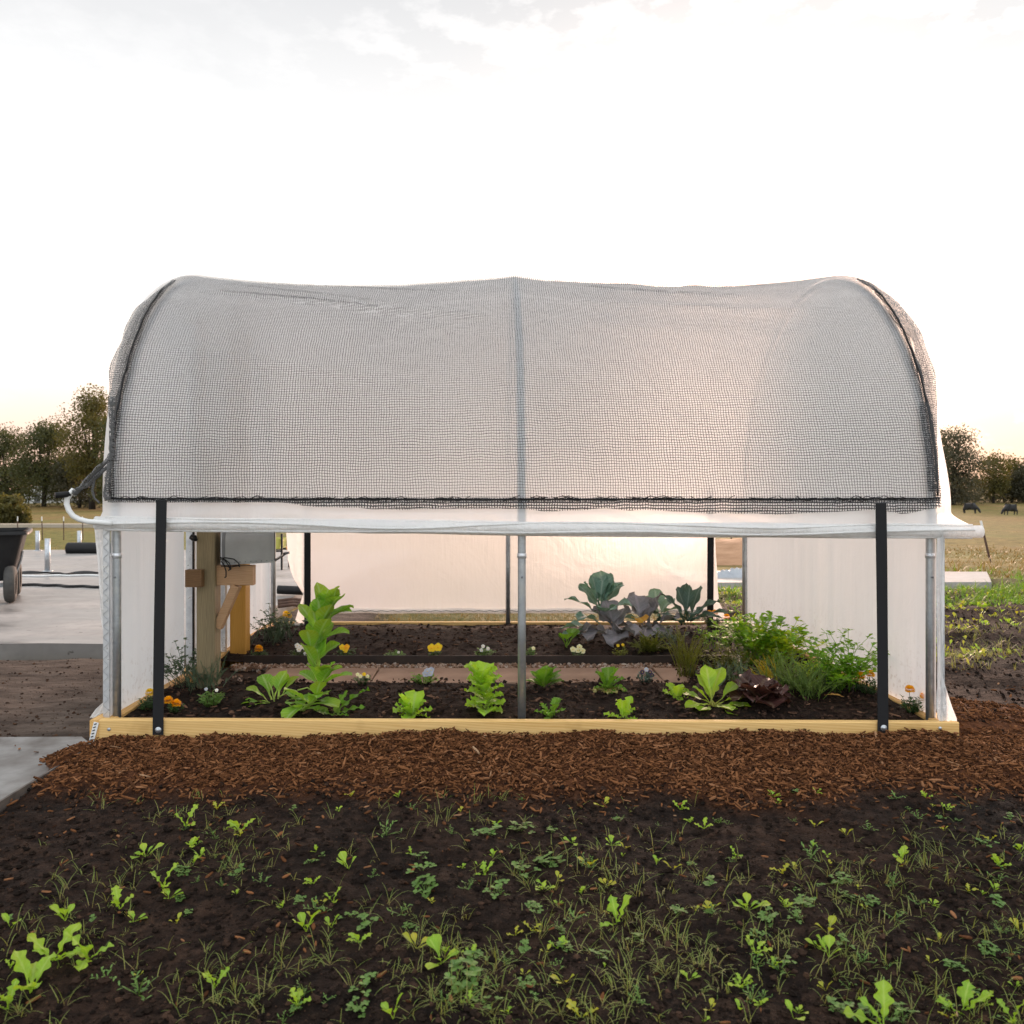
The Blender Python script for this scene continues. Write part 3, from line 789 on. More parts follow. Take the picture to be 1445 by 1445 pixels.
for k in range(5200):
    x = R.uniform(-1.64, 1.94); y = R.uniform(3.61, 4.42) if R.random() < .62 else R.uniform(4.97, 6.3)
    if R.random() < .2: x = R.uniform(1.1, 1.94); y = R.uniform(4.4, 5.0)
    if R.random() < .3:
        L = R.uniform(.012, .05); chip(m, x, y, bed_z(x, y) + .004, L, L * .35, .004, R.uniform(0, 6.28), R.gauss(0, .25), .3 + .7 * R.random())
    else:
        r = .004 + .012 * R.random() ** 3; clod(m, x, y, bed_z(x, y) + r * .25, r, R.random())
kind(m.build('bed_crumbs', M['bedcrumbs'], smooth=False), 'stuff')

# ------------------------------------------------------------------ mailbox and its post
wp = empty('mailbox_post', (-1.50, 4.24, 0), 'weathered timber post with a short arm and brace under the mailbox', 'post')
a = G(277, 965, .06); YPp = 4.22; xl = (277 - VX) * YPp / F; xr_ = (303 - VX) * YPp / F
m = MB(); m.box(xl, xr_, YPp, YPp + .098, -.1, 1.28, ch=.004); m.build('upright', M['postwood'], wp, smooth=False)
m = MB(); ya = YPp + .03
p = P(303, 798, ya); q = P(357, 826, ya); m.box(xr_, q.x, ya, ya + .05, q.z, p.z, ch=.003); m.build('arm', M['armwood'], wp, smooth=False)
m = MB(); m.obox(P(308, 885, ya + .02), P(334, 826, ya + .02), .045, .05, up=Vector((0, 1, 0)), ch=.003); m.build('brace', M['armwood'], wp, smooth=False)
m = MB(); p = P(266, 803, YPp - .0); q = P(291, 827, YPp); m.box(p.x, xl + .045, YPp - .052, YPp - .002, q.z, p.z, ch=.004); m.build('cross_block', M['blockwood'], wp, smooth=False)
m = MB(); p = P(269, 757, YPp - .02); m.tube([p, p + Vector((.02, 0, -.01)), p + Vector((.034, 0, -.02))], [.014, .018, .006], 8); m.build('hose_clip', M['black_plastic'], wp)
mbx = empty('mailbox', (-1.29, 4.25, .83), 'grey metal mailbox with rounded top on the wooden post', 'mailbox')
Ym = YPp - .03
e0 = P(308, 798, Ym); e1 = P(372, 790, Ym)
def arch_ring(c, w, h, ydir=Vector((0, 1, 0)), n=14):
    r = w / 2; pts = [c + ydir * -r, ]
    for k in range(n + 1):
        an = PI * k / n; pts.append(c + ydir * (-r * math.cos(an)) + Vector((0, 0, h - r + r * math.sin(an))))
    pts.append(c + ydir * r); return pts
ax = Vector((.975, .22, .035)); yd = Vector((-.22, .975, 0)); L = .242; c0 = Vector((e0.x + .012, Ym + .095, e0.z)); 
rows = [arch_ring(c0 + ax * L * k / 8, .15, .187, yd) for k in range(9)]
m = MB(); m.grid(rows)
m.add([rows[0][0], rows[0][-1], rows[-1][-1], rows[-1][0]], [(0, 1, 2, 3)]); m.add(rows[0], [tuple(range(len(rows[0])))])
body = m.build('body', M['box_grey'], mbx); 
m = MB(); cap = [v + ax * -.002 for v in arch_ring(c0, .154, .190, yd)]; cap2 = [v - ax * .014 for v in cap]
m.grid([cap2, cap]); m.add(cap2, [tuple(range(len(cap2)))])
m.build('back_plate', M['box_dark'], mbx, smooth=False)
m = MB(); rim = [arch_ring(c0 + ax * (L - .012), .156, .191, yd), arch_ring(c0 + ax * (L + .004), .156, .191, yd)]; m.grid(rim); m.build('door_rim', M['box_grey'], mbx)
m = MB(); base = c0 + ax * (L + .002); dn = (ax * .8 + Vector((0, 0, .48))).normalized()
rows = []
for k in range(5):
    s_ = k / 4; rows.append([base + dn * (.075 * s_) + yd * (.073 * q * (1 - .25 * s_ * s_)) + Vector((0, 0, .006)) for q in (-1, -.5, 0, .5, 1)])
m.grid(rows); m.grid([[v + Vector((.004, 0, -.004)) for v in r_] for r_ in rows]); m.build('door_flap', M['box_grey'], mbx)
m = MB(); t0 = base + dn * .06 + Vector((0, -.01, .008)); m.obox(t0, t0 + Vector((.03, 0, .006)), .02, .012); m.build('latch', M['dark_wire'], mbx)
for k in range(9):
    m = MB(); v = c0 + ax * (.02 + .027 * k) - yd * .0765 + Vector((0, 0, .012)); m.lathe([(0, -.003), (.003, -.002), (.003, .001)], v, 'y', 8); m.build('rivet', M['dark_wire'], mbx)
wr = MB()
for pp in ([(311, 788), (318, 787), (330, 789), (337, 795), (338, 800)], [(311, 790), (318, 790), (324, 795), (326, 803), (322, 805)], [(312, 792), (316, 797), (319, 806), (319, 814), (317, 815)], [(310, 786), (316, 789), (322, 797), (325, 804)], [(312, 799), (318, 799), (326, 800), (338, 798)]):
    pts = [P(x, y, Ym - .012 + .01 * math.sin(i)) for i, (x, y) in enumerate(pp)]
    wr.tube([pts[i // 4].lerp(pts[min(i // 4 + 1, len(pts) - 1)], (i % 4) / 4) for i in range(4 * (len(pts) - 1) + 1)], .0032, 6)
tag(wr.build('tie_wire', M['black_plastic'], smooth=True, loc=tuple(P(312, 790, Ym))), 'dark loops of tie wire drooping beside the grey mailbox', 'wire')
# ------------------------------------------------------------------ plants
def leaf(m, base, az, el, L, W, nu=8, nv=3, droop=.6, cup=.25, ruf=0.0, rf=3.0, lobes=0, ld=0.0, shape='oval', pet=.12, petw=.07, g=None, side=0.0, roll=0.0):
    g = R.random() if g is None else g
    p = Vector(base); rows = []; cols = []; ph1, ph2 = R.uniform(0, 6), R.uniform(0, 6); k_ = R.uniform(-.15, .15)
    for i in range(nu + 1):
        t = i / nu
        e = el - droop * t ** 1.3; a = az + side * t
        h = Vector((math.cos(a), math.sin(a), 0)); d = h * math.cos(e) + Vector((0, 0, math.sin(e)))
        nrm = -h * math.sin(e) + Vector((0, 0, math.cos(e))); sd = Vector((-math.sin(a), math.cos(a), 0))
        if roll: sd, nrm = sd * math.cos(roll * t) + nrm * math.sin(roll * t), nrm * math.cos(roll * t) - sd * math.sin(roll * t)
        if i: p = p + d * (L / nu)
        if t < pet: w = petw
        else:
            u = (t - pet) / (1 - pet + 1e-6)
            if shape == 'oval': w = max(petw * (1 - u), math.sin(PI * u ** .85) ** .75)
            elif shape == 'spoon': w = max(petw * (1 - u), math.sin(PI * u ** 1.5) ** .7)
            elif shape == 'round': w = max(petw * (1 - u), math.sin(PI * u ** 1.05) ** .5)
            elif shape == 'fan': w = max(petw, (math.sin(PI * .5 * u) ** .8) * (1 if u < .86 else math.sqrt(max(0.02, 1 - ((u - .86) / .14) ** 2))))
            else: w = max(petw * (1 - u), math.sin(PI * u ** .7) ** 1.1)
            if lobes: w *= 1 - ld * (.5 + .5 * math.cos(2 * PI * lobes * u)) * (1 if u < .8 else .5)
        row = []
        for j in range(-nv, nv + 1):
            s = j / nv
            rr = ruf * s * s * math.sin(rf * 2 * PI * t + (ph1 if s > 0 else ph2) + s * 2)
            row.append(p + sd * (s * w * W / 2 + ruf * .4 * abs(s) * math.cos(rf * 4 * t + ph1)) + nrm * (cup * abs(s) ** 1.5 * w * W / 2 + rr + k_ * W * s * t * .5)); cols.append((abs(s), g, t))
        rows.append(row)
    m.grid(rows, cols); return p
def blade(m, base, az, el, L, W, droop=.8, n=4, g=None):
    g = R.random() if g is None else g
    p = Vector(base); rows = []; cols = []; sd = Vector((-math.sin(az), math.cos(az), 0))
    for i in range(n + 1):
        t = i / n; e = el - droop * t * t
        d = Vector((math.cos(az) * math.cos(e), math.sin(az) * math.cos(e), math.sin(e)))
        if i: p = p + d * (L / n)
        w = W * (1 - t) ** .7 / 2 + .0003
        rows.append([p - sd * w, p + sd * w]); cols += [(.5, g, t)] * 2
    m.grid(rows, cols); return p

LF = {}
LF['frilly'] = m_leaf('frilly_lettuce_leaf', (.27, .48, .025), (.40, .64, .05), (.36, .50, .14), (.34, .45, .12), .45)
LF['chard'] = m_leaf('pale_chard_leaf', (.22, .40, .02), (.38, .54, .03), (.36, .44, .12), (.32, .26, .08), .4)
LF['pakchoi'] = m_leaf('smooth_green_leaf', (.14, .34, .025), (.27, .50, .04), (.42, .56, .20), (.40, .46, .10), .4, yellow=.35)
LF['mid'] = m_leaf('mid_green_leaf', (.09, .23, .016), (.18, .37, .028), (.24, .35, .08), (.2, .28, .06), .4)
LF['cabbage'] = m_leaf('blue_green_cabbage_leaf', (.12, .24, .18), (.21, .34, .265), (.34, .42, .34), None, .25, .5)
LF['redcab'] = m_leaf('grey_purple_cabbage_leaf', (.16, .16, .175), (.26, .26, .285), (.33, .30, .33), None, .15, .5)
LF['kale'] = m_leaf('dark_kale_leaf', (.038, .085, .062), (.075, .135, .105), (.19, .25, .2), None, .25, .5)
LF['redlet'] = m_leaf('dark_red_lettuce_leaf', (.035, .014, .014), (.085, .035, .03), (.14, .09, .06), (.14, .13, .05), .25, .35)
LF['parsley'] = m_leaf('parsley_leaf', (.12, .30, .016), (.26, .46, .025), None, None, .4)
LF['parsley_y'] = m_leaf('yellowing_parsley_leaf', (.32, .50, .012), (.50, .60, .03), None, None, .45)
LF['herb'] = m_leaf('grey_green_herb_leaf', (.065, .11, .062), (.12, .18, .11), None, None, .3)
LF['dill'] = m_leaf('dill_frond', (.11, .19, .045), (.22, .32, .07), None, None, .4)
LF['fern'] = m_leaf('olive_frond', (.11, .13, .018), (.22, .24, .028), None, None, .4)
LF['weed'] = m_leaf('lobed_weed_leaf', (.20, .38, .025), (.34, .52, .04), (.38, .52, .10), None, .4, yellow=.25)
LF['weedy'] = m_leaf('yellow_weed_leaf', (.30, .38, .02), (.42, .42, .03), (.4, .45, .12), None, .4, yellow=.5)
LF['clover'] = m_leaf('clover_leaf', (.075, .17, .03), (.16, .29, .05), (.2, .3, .12), None, .35)
LF['grass'] = m_leaf('grass_blade', (.11, .20, .03), (.30, .30, .09), None, (.20, .13, .06), .35)
LF['violaleaf'] = m_leaf('viola_leaf', (.035, .085, .02), (.07, .14, .03), None, None, .35)
LF['marigoldleaf'] = m_leaf('marigold_leaf', (.035, .085, .024), (.075, .15, .04), None, None, .35)
LF['dry'] = m_leaf('dry_orange_leaf', (.45, .20, .05), (.62, .36, .10), (.6, .4, .2), None, .4)
LF['amber'] = m_leaf('amber_cabbage_leaf', (.60, .27, .015), (.72, .40, .03), (.7, .5, .1), None, .4)
def petal(n, c1, c2): return m_leaf(n, c1, c2, None, None, .3, .5, 0, .1)
PT = {'orange': petal('orange_petal', (.90, .40, .008), (.94, .52, .014)), 'yellow': petal('yellow_petal', (.86, .55, .008), (.9, .66, .02)), 'white': petal('white_petal', (.80, .80, .82), (.88, .88, .86)),
      'cream': petal('cream_petal', (.82, .80, .42), (.85, .84, .6)), 'lilac': petal('lilac_petal', (.36, .40, .55), (.5, .55, .68)), 'dark': petal('dark_violet_petal', (.03, .02, .05), (.08, .05, .11))}
CUR = {}
def finish(o, px, py, z, label, cat, rz=0, group=None):
    p = G(px, py, z); o.location = (p.x, p.y, bed_z(p.x, p.y) if 3.6 < p.y < 6.32 else soil_z(p.x, p.y)); o.rotation_euler.z = rz
    tag(o, label, cat, group)
    return o
def frilly(name, h, n, mat, px, py, label, cat='lettuce', spread=1.0, W=.8, ruf=.16, z=.07, elmin=.25, lobes=0, ld=0, up=0.0):
    m = MB()
    for k in range(n):
        t = k / max(1, n - 1); el = 1.35 - (1.35 - elmin) * (1 - t) + R.gauss(0, .08)
        L = h * R.uniform(.8, 1.08) * (.75 + .25 * t)
        leaf(m, (R.gauss(0, .006), R.gauss(0, .006), -.005 + up * h * t), k * 2.4 + R.gauss(0, .3), el, L, L * W * R.uniform(.8, 1.1), 12, 4, .9 * spread * (1.1 - t * .6), .32, ruf * L * .55, 4.5, lobes, ld, 'fan', .12, .16)
    return finish(m.build(name, mat), px, py, z, label, cat)
def spoonrow(name, n, h, mat, px, py, label, cat, W=.55, z=.07, el0=.5, el1=1.35, droop=.5, pet=.35, shape='spoon', az0=None, azs=None, nu=9, cup=.25, ruf=.02, petw=.09):
    m = MB()
    for k in range(n):
        t = k / max(1, n - 1); L = h * R.uniform(.75, 1.1)
        az = k * 2.4 + R.gauss(0, .3) if az0 is None else az0 + R.uniform(-azs, azs)
        leaf(m, (R.gauss(0, .005), R.gauss(0, .005), -.005), az, el0 + (el1 - el0) * t, L, L * W * R.uniform(.85, 1.15), nu, 3, droop * R.uniform(.5, 1.3), cup, ruf * L, 3, 0, 0, shape, pet, petw)
    return finish(m.build(name, mat), px, py, z, label, cat)

# front bed
def tall_pakchoi():
    m = MB(); S = MB()
    ctrl = [(425, 1004), (444, 988), (452, 958), (437, 926), (446, 898), (462, 872)]
    base = G(436, 1002, .07); Yp = base.y
    pts = [P(x, y, Yp) - base for x, y in ctrl]; pts = [Vector((p.x, .012 * i, p.z)) for i, p in enumerate(pts)]
    fine = [pts[i // 5].lerp(pts[min(i // 5 + 1, 5)], (i % 5) / 5) for i in range(26)]
    S.tube(fine, [.009 - .0002 * i for i in range(26)], 8, col=(.5, .8, .02))
    lv = [(0, 3.4, .1, .10), (1, .0, -.1, .10), (2, -.4, .3, .12), (3, 3.3, .25, .13), (4, -.5, .15, .11), (5, -1.0, .5, .11), (7, .1, .55, .13), (8, 2.9, .8, .12), (9, -1.7, .8, .12), (10, .3, .35, .11), (12, -.9, .9, .13), (13, .1, .8, .14), (14, 2.5, 1.1, .13), (15, -1.6, 1.0, .13), (17, .2, .5, .13), (18, -.6, .95, .14), (19, 2.8, 1.0, .14), (20, .2, .75, .14), (21, -1.8, 1.15, .13), (22, .7, 1.1, .12), (23, 3.0, 1.2, .12), (24, -1.2, 1.3, .12), (25, -.2, 1.2, .12), (25, 2.0, 1.3, .11), (24, .2, .7, .13)]
    for i, az, el, L in lv:
        L *= R.uniform(1.1, 1.4)
        leaf(m, fine[min(i, 25)], az + R.gauss(0, 1.2), min(1.45, el + .5), L * .9, L * .55, 10, 3, R.uniform(.1, .5), .28, .02 * L, 2.5, 0, 0, 'spoon', .18, .14)
        leaf(m, fine[min(i, 25)], az + R.gauss(0, .55), min(1.4, el + R.uniform(-.1, .4)), L * R.uniform(.75, 1.35), L * R.uniform(.5, .72), 10, 3, R.uniform(.1, 1.1), .28, .02 * L, 2.5, 0, 0, 'spoon', .18, .14)
    o = m.build('leaf_vegetable', LF['pakchoi']); S.build('stem', LF['pakchoi'], o)
    o.location = base; tag(o, 'tall leaning pale green leaf vegetable, highest in the front bed', 'lettuce')
tall_pakchoi()
def low_pakchoi():
    m = MB(); S = MB(); base = G(392, 990, .07)
    for x, y, az, el, L, w in ((-.03, .0, 2.4, 1.2, .15, .6), (-.02, .01, .9, 1.35, .16, .6), (-.04, -.01, 3.4, .9, .13, .6), (0, .02, .5, 1.1, .15, .5), (-.02, -.02, 3.3, .25, .17, .45), (.02, 0, -.1, .35, .15, .55), (.03, -.01, .15, .1, .17, .5), (.05, -.02, -.5, .25, .14, .55), (-.03, -.03, -2.6, .2, .13, .5), (0, 0, 1.6, 1.2, .15, .6), (.10, -.04, -1.7, .5, .09, .7), (.115, -.04, -.5, .55, .09, .7), (.105, -.04, 2.6, .9, .09, .7), (.12, -.03, .3, .3, .11, .45)):
        leaf(m, (x, y, 0), az, el, L, L * w, 9, 3, .6, .25, .025 * L, 2.5, 0, 0, 'spoon', .32, .11)
    for a, b in (((0, 0, .02), (.09, -.03, .03)), ((.05, .0, .06), (.13, -.02, .01)), ((-.05, .02, .09), (-.01, -.02, .0)), ((.1, -.02, .06), (.19, 0, .04))):
        a, b = Vector(a), Vector(b); S.tube([a, (a + b) / 2 + Vector((0, 0, .02)), b], .0035, 6, col=(.5, .9, .02))
    o = m.build('leaf_vegetable', LF['pakchoi']); S.build('stalk', LF['pakchoi'], o); o.location = base
    tag(o, 'low sprawling pale green leaf vegetable left of the tall leaning one', 'lettuce')
low_pakchoi()
def radish():
    m = MB(); base = G(470, 1008, .07)
    for az, el, L in ((.35, .75, .20), (.1, .4, .15), (2.9, .35, .10), (.9, 1.0, .13), (-.6, .3, .1)):
        leaf(m, (.0, 0, 0), az, el, L, L * .40, 16, 3, .35, .2, .05 * L, 4, 5, .45, 'oval', .1, .1)
    finish(m.build('leaf_vegetable', LF['mid']), 470, 1008, .07, 'low jagged-leaved green between the tall leaning plant and the small frilly lettuce', 'salad plant')
radish()
frilly('lettuce', .125, 13, LF['frilly'], 581, 1008, 'small frilly bright green lettuce, left of the tall frilly one', elmin=.35, W=.75)
def tall_frilly():
    m = MB()
    for k in range(26):
        t = k / 25; z = .15 * t
        L = .105 * R.uniform(.8, 1.1); az = k * 2.4
        leaf(m, (.012 * math.sin(t * 5) - .0 * t, 0, z), az, .35 + .9 * t, L, L * .85, 12, 4, .7, .3, .085 * L, 4.5, 0, 0, 'fan', .1, .2)
    finish(m.build('lettuce', LF['frilly']), 683, 1006, .07, 'tall frilly bright green lettuce left of the centre pipe', 'lettuce')
tall_frilly()
spoonrow('lettuce', 17, .13, LF['mid'], 767, 966, 'smooth mid green lettuce just behind and right of the centre pipe', 'lettuce', .55, el0=.5, pet=.2)
frilly('endive', .11, 12, LF['mid'], 777, 1010, 'small curly mid green endive right of the foot of the centre pipe', 'salad plant', W=.45, lobes=4, ld=.45, elmin=.3)
frilly('lettuce', .125, 14, LF['mid'], 858, 976, 'mid green lettuce with pale withered lower leaves beside the paving', W=.6, elmin=.35, ruf=.1)
m = MB()
for k in range(9): leaf(m, (R.gauss(0, .01), -.01, .0), -1.57 + R.uniform(-1.6, 1.6), .25, .085, .04, 10, 3, .5, .2, .008, 4, 0, 0, 'oval', .2, .1)
o = m.build('withered_leaves', m_leaf('withered_leaf', (.42, .38, .10), (.52, .46, .2), (.5, .5, .25), None, .4), bpy.data.objects[-1] if False else None)
o.parent = [q for q in bpy.data.objects if q.get('label', '').startswith('mid green lettuce with pale')][0]
frilly('lettuce', .115, 9, LF['frilly'], 880, 1010, 'loose pale lettuce with two bent leaves at the front board', W=.5, elmin=.15, lobes=3, ld=.3)
def chard():
    m = MB(); base = (1006, 998)
    for az, el, L, w in ((2.9, .5, .16, .6), (2.5, 1.1, .17, .55), (1.7, 1.25, .20, .4), (.9, 1.05, .21, .42), (.4, .75, .18, .5), (.1, .45, .20, .45), (-.3, .2, .18, .55), (-1.2, .3, .15, .6), (-2.2, .2, .15, .55), (-2.8, .35, .17, .5), (3.3, .9, .14, .6), (1.3, .8, .15, .5), (-.75, .05, .16, .7)):
        leaf(m, (R.gauss(0, .008), R.gauss(0, .008), 0), az, el, L, L * w, 10, 3, R.uniform(.2, .7), .2, .03 * L, 2.5, 0, 0, 'spoon', .35, .09)
    o = finish(m.build('chard', LF['chard']), *base, .07, 'yellow-green chard with spoon-shaped leaves left of the dark red lettuce', 'chard')
    S = MB()
    for k in range(7):
        a = R.uniform(0, 6.28); S.tube([Vector((0, 0, .0)), Vector((.03 * math.cos(a), .03 * math.sin(a), .03)), Vector((.07 * math.cos(a), .07 * math.sin(a), .05 + .02 * R.random()))], .003, 6, col=(.3, .2, .5))
    S.tube([Vector((0, 0, .02)), Vector((-.08, -.01, .05)), Vector((-.19, -.02, .055))], .0025, 6, col=(.3, .2, .5))
    S.build('stalk', m_simple('reddish_stalk', (.42, .20, .10), (.35, .30, .12), 20, .5), o)
chard()
def redlet():
    m = MB()
    for k in range(17):
        t = k / 16; L = .17 * R.uniform(.75, 1.1)
        leaf(m, (R.gauss(0, .015), R.gauss(0, .01), 0), k * 2.4, .35 + .8 * t, L, L * .85, 12, 4, .8, .35, .085 * L, 3.5, 0, 0, 'fan', .12, .2)
    finish(m.build('lettuce', LF['redlet']), 1072, 995, .07, 'dark red-purple loose-leaf lettuce', 'lettuce')
redlet()
# small flowers
def bloom(mb, c, r, kind_, face=-PI / 2, tilt=.3):
    c = Vector(c)
    if kind_ == 'pom':
        for k in range(70):
            z = 1 - 1.5 * k / 70; a = k * 2.4; q = math.sqrt(max(0, 1 - z * z))
            d = Vector((q * math.cos(a), q * math.sin(a), z)); u = d.cross(Vector((0, 0, 1)) if abs(d.z) < .95 else Vector((1, 0, 0))).normalized(); w = d.cross(u)
            p = c + d * r * .55; e = c + d * r * R.uniform(.92, 1.08); s_ = r * .30; wv = w * R.uniform(-.1, .1) * r
            g = R.random(); mb.add([p - u * s_ * .5, e - u * s_ + wv, e + d * r * .06, e + u * s_ - wv, p + u * s_ * .5], [(0, 1, 2, 3, 4)], [(.5, g, .3)] * 5)
    else:
        n = Vector((math.cos(face) * math.cos(tilt), math.sin(face) * math.cos(tilt), math.sin(tilt))); u = n.cross(Vector((0, 0, 1))).normalized(); w = u.cross(n)
        for k in range(5):
            a = PI / 2 + 2 * PI * k / 5; d = u * math.cos(a) + w * math.sin(a); s_ = n.cross(d)
            vs = [c + n * .001 * k] + [c + d * r * (.55 + .5 * math.cos(b)) + s_ * r * .52 * math.sin(b) + n * (.001 * k + .1 * r * math.sin(b * 2)) for b in (2.4, 1.5, .8, 0, -.8, -1.5, -2.4)]
            g = R.random(); mb.add(vs, [tuple(range(8))], [(.5, g, .3)] * 8)
def flower_plant(name, px, py, label, cat, colr, blooms, r, h, w, kind_='flat', lf='violaleaf', n=26, z=.06):
    m = MB()
    for k in range(n):
        a = R.uniform(0, 6.28); q = w * math.sqrt(R.random()); b = Vector((q * math.cos(a), q * math.sin(a), 0)); hh = h * R.uniform(.3, .85)
        top = b * 1.1 + Vector((0, 0, hh)); m.tube([b * .5, top], .0011, 4, col=(.5, .5, .3))
        for e in range(3 if kind_ == 'pom' else 2):
            if kind_ == 'pom':
                for f_ in range(3): blade(m, top - Vector((0, 0, hh * .25 * e)), R.uniform(0, 6.28), R.uniform(.1, .8), .022, .007, .5, 3)
            else: leaf(m, top - Vector((0, 0, hh * .3 * e)), R.uniform(0, 6.28), R.uniform(.1, .9), .024, .014, 4, 1, .4)
    o = m.build(name, LF[lf]); finish(o, px, py, z, label, cat)
    for (dx, dz, c_) in blooms:
        b = MB(); p = Vector((dx, -.01 - .01 * R.random(), dz)); S = p - Vector((0, 0, 0))
        bloom(b, (0, 0, 0), r, kind_)
        f = b.build('flower', PT[c_ or colr]); f.parent = o; f.location = p
        st = MB(); st.tube([Vector((0, 0, -dz * .6)), Vector((0, .004, -.002))], .0012, 5); s2 = st.build('stem', LF[lf]); s2.parent = f
        if kind_ != 'pom':
            e = MB(); e.lathe([(0, -.002), (r * .16, -.001), (r * .2, .001)], (0, 0, 0), 'y', 8); e2 = e.build('flower_eye', PT['yellow'] if (c_ or colr) != 'yellow' else PT['orange']); e2.parent = f; e2.location = (0, -.004, 0)
    return o
flower_plant('marigold', 250, 1006, 'orange marigold at the front board, just right of the left front strap', 'flower', 'orange', [(.0, .045, None), (-.035, .06, None)], .021, .05, .04, 'pom', 'marigoldleaf', 12)
flower_plant('marigold', 212, 1002, 'yellow-orange marigold half hidden behind the left front strap', 'flower', 'yellow', [(.005, .085, None)], .02, .07, .05, 'pom', 'marigoldleaf', 22)
flower_plant('viola', 298, 1000, 'leafy viola with tiny pale blooms in front of the mailbox post', 'flower', 'lilac', [(-.02, .085, None), (.03, .08, 'white')], .008, .075, .045, 'flat', 'clover', 46)
flower_plant('pansy', 598, 966, 'pansy with dusty lilac blooms on the paving edge behind the small frilly lettuce', 'flower', 'lilac', [(.02, .07, None), (.035, .06, None), (.04, .075, None), (.01, .055, None)], .017, .06, .06, 'flat', 'mid', 34)
flower_plant('viola', 512, 966, 'sparse viola with cream and yellow blooms right of the tall leaning plant', 'flower', 'cream', [(-.01, .05, None), (.01, .062, 'yellow'), (-.025, .06, None), (.028, .05, None)], .010, .05, .035, 'flat', 'violaleaf', 20)
flower_plant('viola', 911, 968, 'dark-flowered viola on the paving edge left of the chard', 'flower', 'dark', [(-.02, .06, None), (.02, .06, None), (0, .075, 'lilac'), (.03, .045, None)], .012, .065, .04, 'flat', 'kale', 34)
flower_plant('marigold', 1226, 985, 'orange marigold below the tall parsley, left of the right front strap', 'flower', 'orange', [(.0, .10, None), (-.045, .09, None)], .021, .09, .055, 'pom', 'marigoldleaf', 34)
flower_plant('marigold', 1288, 1006, 'orange marigold in the front corner right of the right front strap', 'flower', 'orange', [(-.02, .11, None), (.05, .08, None)], .021, .085, .045, 'pom', 'marigoldleaf', 34)
# back bed flowers along the edging
flower_plant('marigold', 366, 925, 'small orange marigold by the amber door post', 'flower', 'orange', [(.0, .06, None)], .026, .055, .045, 'pom', 'marigoldleaf', 26, .06)
flower_plant('viola', 425, 926, 'white viola behind the tall leaning leaf vegetable', 'flower', 'white', [(-.02, .085, None), (.01, .078, None), (.03, .07, None), (.035, .035, None), (-.01, .06, None)], .016, .065, .06, 'flat', 'violaleaf', 34, .06)
flower_plant('pansy', 488, 924, 'yellow-orange pansy right of the tall leaning leaf vegetable', 'flower', 'orange', [(.01, .07, None), (-.02, .068, 'yellow'), (.0, .05, 'yellow')], .018, .05, .06, 'flat', 'violaleaf', 36, .06)
flower_plant('viola', 556, 926, 'grey-green viola with hardly a bloom at the edging of the back bed', 'flower', 'white', [(.03, .05, None)], .008, .06, .05, 'flat', 'clover', 34, .06)
flower_plant('pansy', 614, 926, 'bright yellow pansy with two big blooms at the edging of the back bed', 'flower', 'yellow', [(-.02, .06, None), (.02, .065, None)], .026, .05, .045, 'flat', 'violaleaf', 26, .06)
flower_plant('viola', 684, 926, 'white-flowered viola at the edging, left of the centre pipe', 'flower', 'white', [(-.01, .075, None), (.02, .06, None), (-.02, .05, None)], .012, .065, .05, 'flat', 'clover', 34, .06)
flower_plant('viola', 748, 926, 'small viola with one cream bloom, just right of the centre pipe', 'flower', 'cream', [(.02, .06, None)], .012, .06, .04, 'flat', 'clover', 26, .06)
flower_plant('viola', 815, 926, 'cream viola cluster below the grey-purple cabbage', 'flower', 'cream', [(-.03, .06, None), (.0, .055, None), (.03, .05, None), (.01, .075, None)], .018, .045, .04, 'flat', 'violaleaf', 18, .06)
flower_plant('viola', 875, 926, 'yellow-green viola with upright yellow buds below the amber leaf', 'flower', 'yellow', [(-.015, .08, None), (.015, .085, None)], .010, .07, .04, 'flat', 'fern', 22, .06)
flower_plant('marigold', 1004, 884, 'orange marigold in front of the right back strap', 'flower', 'orange', [(-.02, .10, None), (.02, .105, None)], .024, .09, .06, 'pom', 'marigoldleaf', 30, .06)
flower_plant('marigold', 1026, 892, 'orange marigold right of the right back strap, below the torn film', 'flower', 'orange', [(-.01, .095, None)], .024, .08, .05, 'pom', 'marigoldleaf', 26, .06)
flower_plant('marigold', 404, 886, 'yellow marigold at the back left corner, beside the grey-green bush', 'flower', 'yellow', [(.0, .10, None), (.02, .085, None)], .025, .09, .05, 'pom', 'marigoldleaf', 22, .05)
